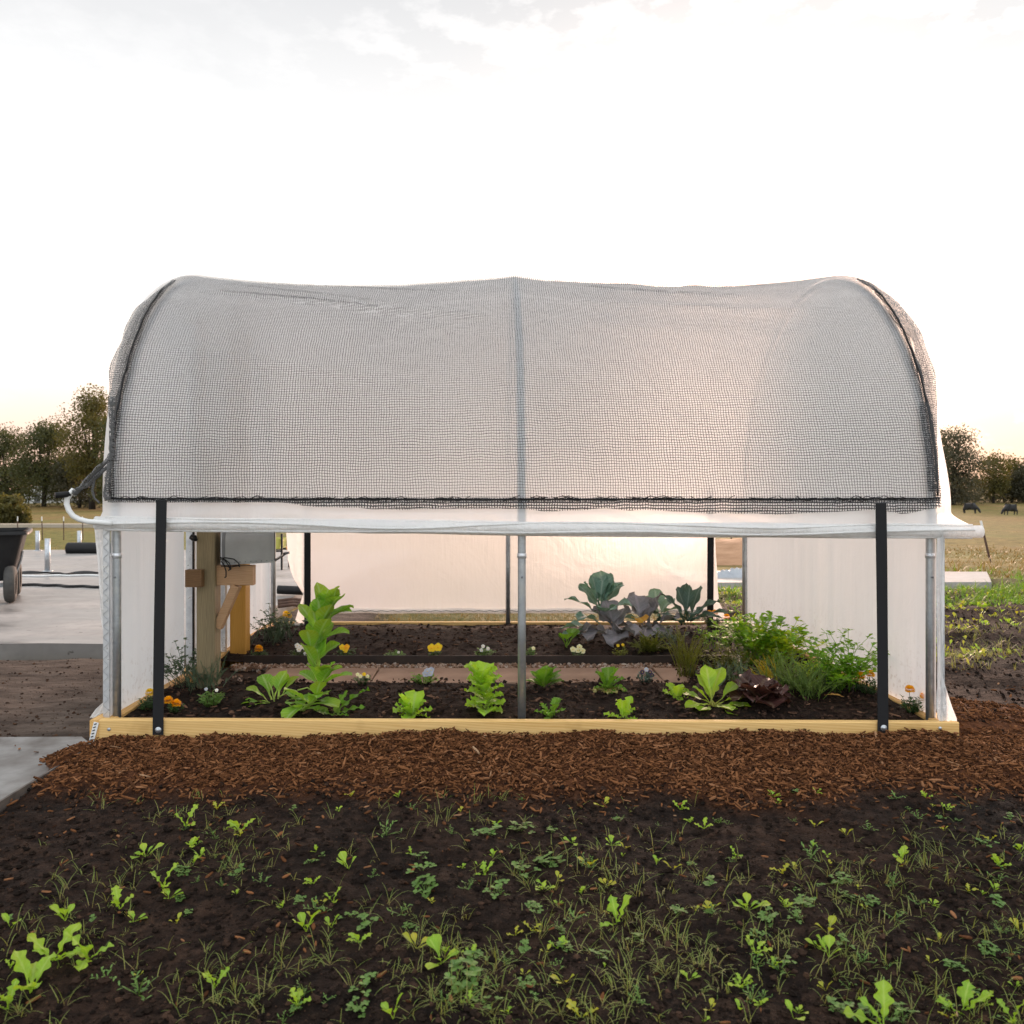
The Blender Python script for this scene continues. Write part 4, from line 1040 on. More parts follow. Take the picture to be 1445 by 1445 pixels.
# brassicas
def brassica(name, px, py, leaves, mat, label, cat, z=.06, ruf=.05, stem=.0):
    m = MB()
    for az, el, L, w, dr, h in leaves:
        L *= 1.22; leaf(m, (R.gauss(0, .01), R.gauss(0, .01), h), az, el, L, L * w, 12, 4, dr, .3, ruf * L, 2.5, 0, 0, 'round', .3, .09)
    o = finish(m.build(name, mat), px, py, z, label, cat)
    if stem:
        s_ = MB(); s_.tube([(0, 0, -.02), (.005, 0, stem * .5), (0, 0, stem)], [.011, .009, .007], 8, col=(.5, .5, .3)); s_.build('stem', LF['clover'], o)
    return o
brassica('cabbage', 848, 902, [(2.9, .2, .24, .55, .5, .06), (3.3, .0, .26, .5, .6, .06), (.2, .3, .22, .6, .7, .12), (2.5, 1.0, .22, .55, .4, .16), (1.6, 1.3, .24, .6, .2, .18), (.6, 1.0, .22, .6, .4, .18), (-.3, .7, .20, .65, .8, .16), (-1.5, .8, .2, .6, .9, .14), (2.2, 1.3, .2, .5, .2, .2), (3.0, .7, .22, .35, .6, .16), (.9, 1.25, .22, .45, .3, .2), (-2.4, .6, .2, .6, .8, .1), (1.3, 1.2, .19, .4, .6, .24), (.1, .9, .17, .4, .3, .24), (3.4, 1.1, .17, .45, .3, .22)], LF['cabbage'], 'tall blue-green cabbage plant, highest in the back bed', 'cabbage', stem=.2)
m = MB()
o = brassica('cabbage', 868, 906, [(3.0, .5, .20, .7, 1.0, .04), (2.4, 1.0, .2, .7, .7, .05), (-1.9, .4, .2, .75, 1.1, .04), (-2.6, .5, .2, .7, 1.2, .04), (-1.2, .6, .19, .8, 1.0, .05), (1.0, 1.0, .19, .6, .6, .05), (-.6, .5, .2, .8, .9, .04), (1.9, 1.2, .2, .6, .4, .06)], LF['redcab'], 'grey-purple cabbage with crumpled leaves, below the blue-green one', 'cabbage', ruf=.09)
o = brassica('cabbage', 906, 900, [(3.2, .4, .19, .8, .8, .04), (-1.6, .35, .2, .9, .9, .04), (-.4, .5, .22, .5, .2, .04), (.2, .9, .24, .42, -.4, .04), (.9, 1.0, .2, .7, .6, .07), (2.2, 1.0, .2, .7, .7, .08), (-1.0, .2, .2, .8, .6, .04), (1.7, 1.1, .2, .6, .4, .08)], LF['redcab'], 'grey-purple cabbage with one amber leaf, left of the kale', 'cabbage', ruf=.08)
m = MB(); leaf(m, (-.05, -.05, .12), -1.3, .5, .11, .12, 10, 4, 1.2, .3, .006, 2.5, 0, 0, 'round', .1, .2); am = m.build('amber_leaf', LF['amber'], None); am.parent = o; am['label'] = 'amber-orange leaf'
brassica('cabbage', 930, 882, [(2.4, 1.0, .17, .6, .5, .08), (.6, .9, .17, .6, .5, .08), (1.6, 1.2, .17, .6, .3, .1), (-.5, .7, .15, .6, .6, .08), (3.2, .8, .16, .6, .6, .06)], LF['cabbage'], 'small blue-green cabbage behind the one with the amber leaf', 'cabbage', stem=.1)
brassica('kale', 968, 896, [(3.0, .4, .22, .35, .3, .07), (2.6, .9, .22, .33, .3, .08), (2.0, 1.1, .22, .35, .2, .08), (1.3, 1.2, .23, .3, .2, .08), (.8, 1.0, .24, .3, .1, .08), (.35, .7, .25, .28, .5, .08), (.0, .45, .24, .3, .5, .08), (-.6, .5, .2, .35, .7, .08), (-1.5, .7, .2, .4, .8, .09), (-2.4, .6, .2, .4, .8, .08), (-3.0, .4, .2, .35, .7, .06), (1.0, 1.3, .2, .3, .2, .1)], LF['kale'], 'dark green kale with narrow leaves left of the right back strap', 'kale', ruf=.05, stem=.1)
spoonrow('seedling_cabbage', 5, .14, LF['mid'], 800, 915, 'thin light green seedling with a reddish base left of the tall cabbage', 'seedling', .6, el0=1.0, pet=.55, z=.06)
def fronds(name, n, h, mat, px, py, label, cat, spread=.7, z=.07, dens=16, pl=.02, w=.0024, az0=0, azs=PI, base=.02):
    m = MB()
    for k in range(n):
        az = az0 + R.uniform(-azs, azs); el = 1.45 - spread * R.random(); L = h * R.uniform(.65, 1.05); b = Vector((R.gauss(0, base), R.gauss(0, base), 0)); dr = R.uniform(.1, .7)
        p = Vector(b); pts = [Vector(p)]
        for i in range(7):
            e = el - dr * (i / 6) ** 1.4; p = p + Vector((math.cos(az) * math.cos(e), math.sin(az) * math.cos(e), math.sin(e))) * L / 7; pts.append(Vector(p))
        m.tube(pts, [.0016 - .0001 * i for i in range(8)], 4, col=(.5, R.random(), .4)); g = R.random()
        for i in range(dens):
            t = .25 + .75 * i / dens; q = pts[min(7, int(t * 7))].lerp(pts[min(7, int(t * 7) + 1)], t * 7 % 1)
            for s in (-1, 1):
                blade(m, q, az + s * R.uniform(.5, 1.3), el - dr * t + R.uniform(-.5, .5), pl * (1.25 - t) * R.uniform(.8, 1.4), w, .3, 2, clamp(g + R.gauss(0, .15)))
    return finish(m.build(name, mat), px, py, z, label, cat)
def leafy(name, n, h, mat, px, py, label, cat, spread=.7, z=.07, lsz=.03, per=4, base=.02, lobes=2, ld=.4, az0=0, azs=PI, rnd=False, along=1):
    m = MB()
    for k in range(n):
        az = az0 + R.uniform(-azs, azs); el = 1.5 - spread * R.random() ** .7; L = h * R.uniform(.5, 1.05); b = Vector((R.gauss(0, base), R.gauss(0, base), 0)); dr = R.uniform(0, .5)
        p = Vector(b); pts = [Vector(p)]
        for i in range(5):
            e = el - dr * (i / 4); p = p + Vector((math.cos(az) * math.cos(e), math.sin(az) * math.cos(e), math.sin(e))) * L / 5; pts.append(Vector(p))
        m.tube(pts, .0013, 4, col=(.5, .6, .4)); g = R.random()
        for a_ in range(along):
            q0 = pts[5] if a_ == 0 else pts[1 + (a_ * 4 // along)].lerp(pts[5], R.random() * .5)
            for i in range(per):
                la = az + R.uniform(-1.6, 1.6) + (PI if R.random() < .25 else 0)
                leaf(m, q0, la, R.uniform(-.1, 1.0), lsz * R.uniform(.7, 1.25), lsz * R.uniform(.6, 1.0), 6, 2, .4, .2, 0, 2, lobes, ld, 'fan' if not rnd else 'round', .2, .08, clamp(g + R.gauss(0, .2)))
    return finish(m.build(name, mat), px, py, z, label, cat)
# herbs on the left
leafy('herb_bush', 30, .26, LF['herb'], 262, 968, 'grey-green herb with round leaves in front of the mailbox post', 'herb', .75, lsz=.02, per=4, lobes=0, rnd=True, along=4, base=.03, az0=2.6, azs=1.6)
fronds('rosemary', 46, .19, LF['herb'], 290, 972, 'needle-leaved rosemary at the foot of the mailbox post', 'herb', .7, dens=16, pl=.02, w=.0035, base=.045)
leafy('herb_bush', 34, .25, LF['herb'], 392, 905, 'grey-green herb bush in the back left corner', 'herb', .8, lsz=.022, per=4, lobes=0, rnd=True, along=4, base=.05)
fronds('rosemary', 36, .15, LF['herb'], 388, 906, 'needle-leaved rosemary in front of the back left herb bush', 'herb', .8, dens=14, pl=.022, w=.004, base=.06)
# herbs on the right
fronds('fern_herb', 40, .15, LF['fern'], 918, 918, 'olive yellow-green ferny herb right of the grey-purple cabbages', 'herb', 1.1, dens=12, pl=.034, w=.008)
fronds('dill', 40, .30, LF['fern'], 968, 950, 'upright feathery yellow-green frond below the kale', 'herb', .3, dens=22, pl=.022, w=.003, base=.025)
leafy('herb_bush', 18, .12, LF['herb'], 950, 912, 'low grey-leaved sage below the kale', 'herb', .9, lsz=.035, per=2, lobes=0, along=2, base=.03)
leafy('parsley', 26, .15, LF['parsley'], 1008, 915, 'light green parsley below the orange marigolds at the right back strap', 'parsley', .8, lsz=.032, per=4, base=.04)
leafy('herb_bush', 44, .16, LF['fern'], 1030, 935, 'olive variegated bushy herb left of the bright parsley', 'herb', .9, lsz=.022, per=4, along=3, base=.05, lobes=0)
leafy('parsley', 76, .33, LF['parsley'], 1066, 930, 'large bright green parsley by the right wall, half yellow beside it', 'parsley', .75, lsz=.05, per=5, along=2, base=.05, lobes=3, ld=.45)
leafy('parsley', 56, .28, LF['parsley_y'], 1097, 930, 'yellow-green drooping parsley against the right wall', 'parsley', .9, lsz=.045, per=5, along=2, base=.045, lobes=3, ld=.45)
m = MB()
for k in range(26):
    a = R.uniform(0, 6.28); blade(m, (R.gauss(0, .02), R.gauss(0, .02), 0), a, R.uniform(1.25, 1.52), R.uniform(.12, .26), .005, .3, 6)
finish(m.build('chives', LF['herb']), 1043, 975, .07, 'upright blue-green chives behind the dark red lettuce', 'herb')
fronds('thyme', 60, .12, LF['herb'], 1022, 955, 'low grey-green thyme mound behind the chard', 'herb', 1.2, dens=12, pl=.018, w=.004, base=.05)
fronds('thyme', 50, .13, LF['herb'], 1070, 960, 'grey-green thyme mound between the chives and the dill', 'herb', 1.2, dens=12, pl=.018, w=.004, base=.05)
fronds('dill', 60, .24, LF['dill'], 1110, 972, 'feathery grey-green dill in front of the yellow-green parsley', 'herb', 1.0, dens=20, pl=.03, w=.0022, base=.05)
fronds('dill', 34, .19, m_leaf('golden_dill_frond', (.38, .30, .02), (.5, .40, .03), None, None, .4), 1092, 975, 'golden yellowing dill behind the dark red lettuce', 'herb', 1.0, dens=18, pl=.026, w=.003, base=.03, az0=3.0, azs=.9)
fronds('dill', 46, .22, LF['dill'], 1142, 985, 'fresh feathery dill left of the tall parsley', 'herb', .8, dens=18, pl=.028, w=.0026, base=.04)
leafy('parsley', 40, .13, LF['parsley_y'], 1158, 958, 'low yellow-green parsley by the right side board', 'parsley', 1.0, lsz=.03, per=4, along=2, base=.05)
leafy('tall_parsley', 60, .30, LF['parsley'], 1192, 975, 'tall dark green flat-leaf parsley left of the right front strap', 'parsley', .85, lsz=.036, per=5, along=3, base=.045, lobes=3, ld=.5)
fronds('dill', 30, .12, LF['marigoldleaf'], 1160, 975, 'low dark green carrot tops at the foot of the tall parsley', 'herb', 1.1, dens=14, pl=.026, w=.003, base=.04)
m = MB(); leaf(m, (0, 0, 0), -.6, .3, .09, .028, 8, 2, .5, .3, .002); finish(m.build('dry_leaf', LF['dry']), 1163, 978, .12, 'dry salmon-orange leaf lying by the tall parsley', 'leaf').location.z += .03
frilly('lettuce', .09, 9, LF['frilly'], 955, 985, 'pale frilly lettuce left of the chard', W=.65, elmin=.4)
spoonrow('leaf_vegetable', 7, .12, LF['herb'], 1008, 975, 'grey-green sage leaves behind the chard', 'herb', .4, el0=.9, pet=.25)
for px, py, lb in ((700, 1006, 'dry reddish leaf scrap'),): pass

# ------------------------------------------------------------------ weeds on the bare soil
def weed_lobed(n, h, lb=3, ld=.45):
    m = MB()
    for k in range(n):
        L = h * R.uniform(.6, 1.1)
        leaf(m, (0, 0, -.003), k * 2.1 + R.gauss(0, .5), R.uniform(.55, 1.35), L, L * .46, 20, 3, R.uniform(.3, .9), .2, .05 * L, 3, lb, ld + .12, 'spoon', .22, .07)
    return m
def weed_oval(n, h):
    m = MB()
    for k in range(n):
        L = h * R.uniform(.6, 1.1)
        leaf(m, (0, 0, -.003), k * 2.3 + R.gauss(0, .4), R.uniform(.5, 1.3), L, L * .45, 8, 2, .5, .25, .02 * L, 2, 0, 0, 'spoon', .4, .07)
    return m
def weed_clover(n, h):
    m = MB()
    for k in range(n):
        az = R.uniform(0, 6.28); el = R.uniform(.3, 1.3); L = h * R.uniform(.4, 1.0); tip = blade(m, (R.gauss(0, .006), R.gauss(0, .006), -.003), az, el, L, .0022, .3, 3)
        for q in range(3): leaf(m, tip, az + (q - 1) * 1.9, R.uniform(.0, .5), h * .34, h * .3, 4, 1, .3, .15, 0, 2, 0, 0, 'round', .05, .1)
    return m
def weed_sprig(n, h):
    m = MB()
    for k in range(n):
        az = R.uniform(0, 6.28); el = R.uniform(.5, 1.4); L = h * R.uniform(.6, 1.0)
        for q in range(5): tip = blade(m, (0, 0, 0), az, el, L * (q + 1) / 5, .002, .4, 3); leaf(m, tip, az + R.uniform(-1.6, 1.6), R.uniform(.1, 1), h * .25, h * .11, 4, 1, .3, .15, 0, 2, 2, .3, 'oval', .1, .1)
    return m
def tuft(m, x, y, z, n, h, g=None, w=.0032, flat=.9):
    for k in range(n):
        L = h * R.uniform(.35, 1.1)
        blade(m, (x + R.gauss(0, .006), y + R.gauss(0, .006), z - .004), R.uniform(0, 6.28), 1.5 - flat * R.random(), L, w * R.uniform(.6, 1.2), R.uniform(.2, 1.5), 5, g if g is not None else clamp(R.gauss(.45, .3)))
protos = {}
for nm, mat, fs in (('lobed_weed', LF['weed'], [lambda: weed_lobed(4, .09), lambda: weed_lobed(3, .085, 4, .4), lambda: weed_lobed(6, .085), lambda: weed_lobed(5, .095, 3, .3)]),
                    ('oval_weed', LF['weed'], [lambda: weed_oval(4, .08), lambda: weed_oval(3, .07), lambda: weed_oval(6, .075)]),
                    ('yellow_weed', LF['weedy'], [lambda: weed_oval(4, .07), lambda: weed_lobed(3, .07), lambda: weed_oval(3, .06)]),
                    ('clover', LF['clover'], [lambda: weed_clover(9, .06), lambda: weed_clover(6, .05), lambda: weed_clover(13, .06)]),
                    ('sprig_weed', LF['clover'], [lambda: weed_sprig(4, .09), lambda: weed_sprig(6, .07)])):
    protos[nm] = [(f().build(nm, mat)) for f in fs]
KINDTXT = {'lobed_weed': ('lobed-leaf weed', 'weed'), 'oval_weed': ('oval-leaf weed', 'weed'), 'yellow_weed': ('yellowing weed', 'weed'), 'clover': ('clover clump', 'clover'), 'sprig_weed': ('small-leaved sprig', 'weed')}
GRP = {'lobed_weed': 'lobed-leaf weeds on the bare soil', 'oval_weed': 'oval-leaf weeds on the bare soil', 'yellow_weed': 'yellowing weeds on the bare soil', 'clover': 'clover clumps on the bare soil', 'sprig_weed': 'small-leaved sprigs on the bare soil'}
weeds = []; first_used = set()
def put(nm, px, py, size, var=None, tl=True):
    p = G(px, py, -.02); z = soil_z(p.x, p.y); s = size * .9 * p.y / F / .08
    v = R.randrange(len(protos[nm])) if var is None else var
    src = protos[nm][v]; rz = R.uniform(0, 6.28); loc = (p.x, p.y, z)
    if (nm, v) not in first_used:
        first_used.add((nm, v)); o = src; o.location = loc; o.rotation_euler.z = rz; o.scale = (s, s, s)
    else: o = dup(src, loc, rz, s, None, None, (R.gauss(0, .12), R.gauss(0, .12)))
    weeds.append((o, nm, px, py, size))
SPEC = [('lobed_weed', 230, 1255, 38), ('lobed_weed', 168, 1282, 34), ('oval_weed', 15, 1318, 44), ('lobed_weed', 44, 1402, 58), ('lobed_weed', 76, 1362, 50), ('lobed_weed', 125, 1358, 52), ('oval_weed', 92, 1302, 38), ('lobed_weed', 12, 1428, 48), ('lobed_weed', 303, 1386, 40), ('oval_weed', 432, 1312, 46), ('sprig_weed', 196, 1402, 46), ('yellow_weed', 588, 1342, 46), ('oval_weed', 624, 1368, 52), ('lobed_weed', 872, 1298, 44), ('yellow_weed', 820, 1440, 46), ('yellow_weed', 1168, 1322, 48), ('lobed_weed', 1358, 1415, 54), ('lobed_weed', 1248, 1448, 60), ('yellow_weed', 1105, 1232, 30), ('yellow_weed', 1150, 1168, 26), ('yellow_weed', 1194, 1182, 28), ('oval_weed', 1120, 1432, 46), ('oval_weed', 1440, 1206, 34), ('yellow_weed', 1440, 1315, 44), ('lobed_weed', 262, 1166, 34), ('yellow_weed', 306, 1140, 24), ('oval_weed', 205, 1205, 34), ('lobed_weed', 340, 1168, 26), ('oval_weed', 492, 1225, 34), ('clover', 596, 1226, 36), ('sprig_weed', 545, 1182, 32), ('yellow_weed', 850, 1132, 26), ('yellow_weed', 832, 1220, 32), ('clover', 512, 1400, 44), ('clover', 650, 1400, 46), ('clover', 600, 1255, 34), ('clover', 700, 1258, 38), ('clover', 735, 1225, 36), ('clover', 775, 1215, 34), ('clover', 690, 1175, 32), ('clover', 735, 1170, 28), ('clover', 520, 1310, 40), ('clover', 895, 1320, 34), ('clover', 845, 1350, 26), ('oval_weed', 1055, 1285, 40), ('sprig_weed', 1145, 1208, 32), ('clover', 1190, 1425, 44), ('yellow_weed', 1000, 1290, 26), ('oval_weed', 555, 1445, 44), ('clover', 680, 1430, 40), ('lobed_weed', 1430, 1430, 42), ('yellow_weed', 950, 1218, 24), ('sprig_weed', 1255, 1440, 50), ('oval_weed', 1170, 1350, 40), ('clover', 1390, 1205, 24), ('yellow_weed', 1275, 1230, 24), ('oval_weed', 1090, 1130, 18), ('yellow_weed', 440, 1290, 28)]
for nm, px, py, s in SPEC: put(nm, px, py, s)
for i in range(225):
    for _ in range(40):
        py = 1118 + 327 * R.random() ** .85; px = R.uniform(0, 1445)
        d = .38 + 1.3 * nz(px * .006, py * .011, 3.3) - .5 * sstep(420, 200, px) + .25 * sstep(450, 700, px)
        if py < mulch_edge((px - 690) * 2.9 / F) * 0 + 1122: continue
        if px < 120 and py < 1200: continue
        if R.random() < d: break
    nm = R.choices(['clover', 'sprig_weed', 'oval_weed', 'yellow_weed', 'lobed_weed'], [5, 6, 2.6, 2.6, 2.2])[0]
    put(nm, px, py, R.uniform(11, 28) * (.6 + (py - 1100) / 500))
COLS = [(135, 'left of the timber front board'), (205, 'below the left end of the front board'), (262, 'below the left front strap'), (345, 'below the mailbox'), (420, 'below the low sprawling vegetable'), (500, 'below the tall leaning vegetable'), (560, 'left of the small frilly lettuce'), (625, 'below the small frilly lettuce'), (705, 'below the tall frilly lettuce'), (760, 'below the centre pipe'), (830, 'below the curly endive'), (900, 'below the cream violas'), (970, 'left of below the chard'), (1035, 'below the chard'), (1100, 'below the dark red lettuce'), (1170, 'below the fresh dill'), (1225, 'below the tall parsley'), (1290, 'below the right front strap'), (1355, 'below the right end of the front board'), (2000, 'right of the timber front board')]
RWS = [(1150, 'at the mulch edge'), (1195, 'just off the mulch'), (1250, 'a little out from the mulch'), (1310, 'midway across the soil'), (1375, 'well out on the soil'), (2000, 'at the near edge')]
seen = {}
for o, nm, px, py, s in weeds:
    c = next(t for x, t in COLS if px < x); r_ = next(t for y, t in RWS if py < y); k = (nm, c, r_); seen.setdefault(k, []).append((s, px, o))
for (nm, c, r_), L in seen.items():
    L.sort(key=lambda q: -q[0]); words = [''] if len(L) == 1 else ['larger ', 'smaller '] if len(L) == 2 else ['largest ', 'mid-sized ', 'smallest ', 'tiny ', 'tiniest ', 'least ', 'faintest ', 'last ']
    for (s, px, o), w in zip(L, words): tag(o, f'{w}{KINDTXT[nm][0]} {r_}, {c}', KINDTXT[nm][1], GRP[nm])

# grass on the bare soil, nobody could count it
m = MB()
for i in range(1250):
    for _ in range(30):
        py = 1125 + 330 * R.random() ** .9; px = R.uniform(-20, 1465)
        d = .42 + 1.0 * nz(px * .005, py * .010, 8.8) - .35 * sstep(420, 150, px) + .22 * sstep(450, 1200, px) * sstep(1130, 1330, py)
        if R.random() < d: break
    p = G(px, py, -.02)
    if px < 130 and py < 1190: continue
    tuft(m, p.x, p.y, soil_z(p.x, p.y), R.randint(1, 8), R.uniform(.02, .085), None, .0018, 1.35)
kind(m.build('grass', LF['grass']), 'stuff')
# rows of sprouts and lush grass to the right of the greenhouse
m = MB(); m2 = MB(); m3 = MB()
for i in range(950):
    y = R.uniform(4.4, 9.1); x = R.uniform(2.06, .66 * y + .1)
    d = .16 + .6 * sstep(4.6, 9.0, y) + 1.1 * nz(x * 1.7, y * 1.7, 5)
    if R.random() > d or (y < 4.9 and mulch_mask(x, y) > .4): continue
    z = soil_z(x, y); g = R.random()
    q = m2 if R.random() < .5 else m
    for k in range(R.randint(2, 5)): leaf(q, (x + R.gauss(0, .02), y + R.gauss(0, .02), z), R.uniform(0, 6.28), R.uniform(.5, 1.4), R.uniform(.03, .07), R.uniform(.015, .03), 4, 1, .4, .2, 0, 2, 0, 0, 'spoon', .3, .1, g)
for i in range(1500):
    y = R.uniform(4.9, 9.1); x = R.uniform(2.06, .66 * y + .1)
    if nz(x * 1.6, y * 1.6, 7) < .12 and R.random() < .8: continue
    tuft(m3, x, y, soil_z(x, y), 4, R.uniform(.05, .12), clamp(R.gauss(.55, .3)), .0035)
kind(m3.build('plot_grass', LF['grass']), 'stuff')
kind(m.build('sprouts', LF['weed']), 'stuff'); kind(m2.build('yellow_sprouts', LF['weedy']), 'stuff')
m = MB()
for i in range(2600):
    y = R.uniform(7.7, 9.3) if R.random() < .8 else R.uniform(9.2, 11.8); x = R.uniform(2.1, .68 * y)
    k = sstep(4.6, 6.2, x)
    if 9.05 < y < 10.7 and x < 6.3 + .3 * nz(y, 3): continue
    if y < 9.1 and R.random() > .35 + .65 * k: continue
    tuft(m, x, y, soil_z(x, y) if y < 9.9 else -.1, 5, .10 + .14 * k * R.random(), clamp(R.gauss(.4, .3)), .010, .9)
kind(m.build('lush_grass', m_leaf('lush_grass_blade', (.075, .19, .02), (.20, .32, .03), None, None, .4)), 'stuff')
m = MB()    # grass strip behind the greenhouse and dry pasture tufts beyond
for i in range(2600):
    y = R.uniform(6.45, 7.9); x = R.uniform(-1.0, 1.9); tuft(m, x, y, soil_z(x, y), 3, .05, clamp(R.gauss(.6, .25)), .004, 1.2)
for i in range(5200):
    y = 11 + 42 * R.random() ** 1.6; s_ = 1 if R.random() < .6 else -1; x = s_ * R.uniform(.50, .70) * y
    if s_ < 0 and y < 15.5: continue
    tuft(m, x, y, terrain(y) - .05, 3, .12 + .12 * R.random(), clamp(R.gauss(.75, .3)), .02 + .0006 * y, 1.1)
kind(m.build('pasture_grass', m_leaf('pasture_blade', (.11, .125, .03), (.30, .20, .085), None, None, .3)), 'stuff')
# ------------------------------------------------------------------ yard on the left
def stub(px, pyt, pyb, label, w=.055):
    b = G(px, pyb, .022); h = (pyb - pyt) * b.y / F
    m = MB(); m.tube([(0, 0, -.05), (0, 0, h)], w, 12); m.lathe([(w * 1.9, -.0), (w * 1.9, .008), (w, .010)], (0, 0, 0), 'z', 14)
    o = m.build('pipe_stub', M['galv']); o.location = b; tag(o, label, 'pipe post', 'pipe stubs standing on the concrete')
    c = MB(); c.lathe([(w * 1.06, h - .05), (w * 1.06, h), (w * .9, h + .006), (0, h + .008)], (0, 0, 0), 'z', 12); c.build('pipe_cap', M['alu'], o)
stub(67, 760, 806, 'nearest grey pipe stub on the concrete, right of the barrow', .034)
stub(53, 749, 777, 'grey pipe stub at the far edge of the concrete, nearer the barrow', .036)
stub(112, 749, 777, 'grey pipe stub at the far edge of the concrete beside the black drain pipe', .036)
def hose(name, pts, r, mat, label, cat, z=.03):
    w = [G(x, y, z) for x, y in pts]; sm = []
    for i in range(len(w) - 1):
        for k in range(8): sm.append(w[i].lerp(w[i + 1], k / 8) + Vector((0, .03 * math.sin(i * 8 + k), 0)))
    sm.append(w[-1]); m = MB(); m.tube(sm, r, 8); o = m.build(name, mat, loc=tuple(w[0])); tag(o, label, cat); return o
hose('hose', [(-60, 825), (0, 826), (60, 826), (100, 828), (150, 829)], .022, M['black_plastic'], 'black hose lying across the concrete behind the barrow wheel', 'hose')
hose('cable', [(36, 808), (50, 808), (70, 808), (95, 810), (118, 807), (150, 809)], .012, M['black_plastic'], 'thin black cable at the foot of the nearest pipe stub', 'cable')
hose('hose', [(-40, 812), (40, 813), (90, 812), (150, 812)], .012, M['white_paint'], 'thin white hose on the concrete just in front of the black cable', 'hose')
for px, lb in ((42, 'small heap of dark rags left of the nearest pipe stub'), (119, 'small heap of dark rags right of the nearest pipe stub')):
    p = G(px, 808, .03); m = MB(); rows = []
    for i in range(9):
        rr = .16 * i / 8; rows.append([(rr * math.cos(a * PI / 8) * 1.2, rr * .5 * math.sin(a * PI / 8), .024 * (1 - (i / 8) ** 2) * (1 + .6 * nz(i, a, px))) for a in range(17)])
    m.grid(rows); o = m.build('rag_heap', M['black_plastic']); o.location = p; tag(o, lb, 'rags')
m = MB(); a = G(96, 774, .1); b = G(160, 774, .1); rr = .10
pts = [a.lerp(b, i / 40) for i in range(41)]; m.tube(pts, [rr * (1 + .05 * (i % 2)) for i in range(41)], 14)
tag(m.build('drain_pipe', M['black_plastic'], loc=tuple(a)), 'black ribbed drain pipe lying at the far edge of the concrete', 'pipe')
# garden cart, cut by the picture's edge
cart = G(16, 845, .022); Yc_ = cart.y; sc_ = Yc_ / F
ct = empty('garden_cart', cart, 'black tub garden cart with a dark rubber tyre standing on the concrete', 'cart')
def CP(px, py, dy=0.0): p = P(px, py, Yc_ + dy); return p
m = MB()
def tub_ring(z, x0, x1, y0, y1, c=.08):
    r_ = []
    for cx, cy, a0 in ((x1 - c, y1 - c, 0), (x0 + c, y1 - c, 90), (x0 + c, y0 + c, 180), (x1 - c, y0 + c, 270)):
        for k in range(5):
            a = math.radians(a0 + k * 22.5); r_.append((cx + c * math.cos(a), cy + c * math.sin(a), z))
    return r_ + [r_[0]]
zt = CP(0, 748).z; zb = CP(0, 815).z; xr0 = CP(38, 750).x; xr1 = CP(20, 815).x
rings = []
for k in range(9):
    t = k / 8; z = zb + (zt - zb) * t; rings.append(tub_ring(z, xr1 - 1.05 - .12 * t, xr1 + (xr0 - xr1 - .02) * t, Yc_ - .30 - .06 * t, Yc_ + .30 + .06 * t))
rings.append(tub_ring(zt + .004, xr1 - 1.2, xr0 + .012, Yc_ - .385, Yc_ + .385)); rings.append(tub_ring(zt - .03, xr1 - 1.205, xr0 + .016, Yc_ - .39, Yc_ + .39))
m.grid(rings); m.grid([tub_ring(zb + (zt - zb) * (1 - k / 6) + .01, xr1 - 1.03 - .1 * (1 - k / 6), xr1 - .02 + (xr0 - xr1) * (1 - k / 6), Yc_ - .28 - .06 * (1 - k / 6), Yc_ + .28 + .06 * (1 - k / 6)) for k in range(7)])
m.add(tub_ring(zb, xr1 - 1.05, xr1, Yc_ - .30, Yc_ + .30)[:-1], [tuple(range(20))])
m.build('tub', M['black_plastic'], ct)
m = MB(); m.box(xr1 - 1.0, xr1 + .02, Yc_ - .02, Yc_ + .02, zb - .09, zb - .05); m.box(xr1 - .05, xr1 - .01, Yc_ - .26, Yc_ + .26, zb - .11, zb - .05); m.box(xr1 - .9, xr1 - .86, Yc_ - .26, Yc_ + .26, zb - .11, zb - .05)
for x in (xr1 - .03, xr1 - .88): m.box(x - .015, x + .015, Yc_ - .02, Yc_ + .02, zb - .06, zb)
m.tube([CP(22, 808), CP(28, 790), CP(30, 778)], .012, 6)
m.build('frame', M['galv'], ct, smooth=False)
for x in (CP(18, 820).x, CP(18, 820).x - .85):
    for s in (-1, 1):
        yy = Yc_ + s * .30; c = (x, yy, .022 + .176)
        m = MB(); pr = [(.10, -.045), (.135, -.050), (.160, -.042), (.173, -.022), (.176, 0), (.173, .022), (.160, .042), (.135, .050), (.10, .045)]
        # wheel axle lies along x so the tyre is seen nearly edge-on as in the picture
        m.lathe(pr, c, 'x', 28); w = m.build('wheel', M['rubber'], ct)
        m = MB(); m.lathe([(.105, -.03), (.10, -.02), (.04, -.012), (.02, -.04), (0, -.04)], c, 'x', 20); m.lathe([(.105, .03), (.10, .02), (.04, .012), (.02, .04), (0, .04)], c, 'x', 20); m.build('rim', M['galv'], w)
ct.rotation_euler.z = .46
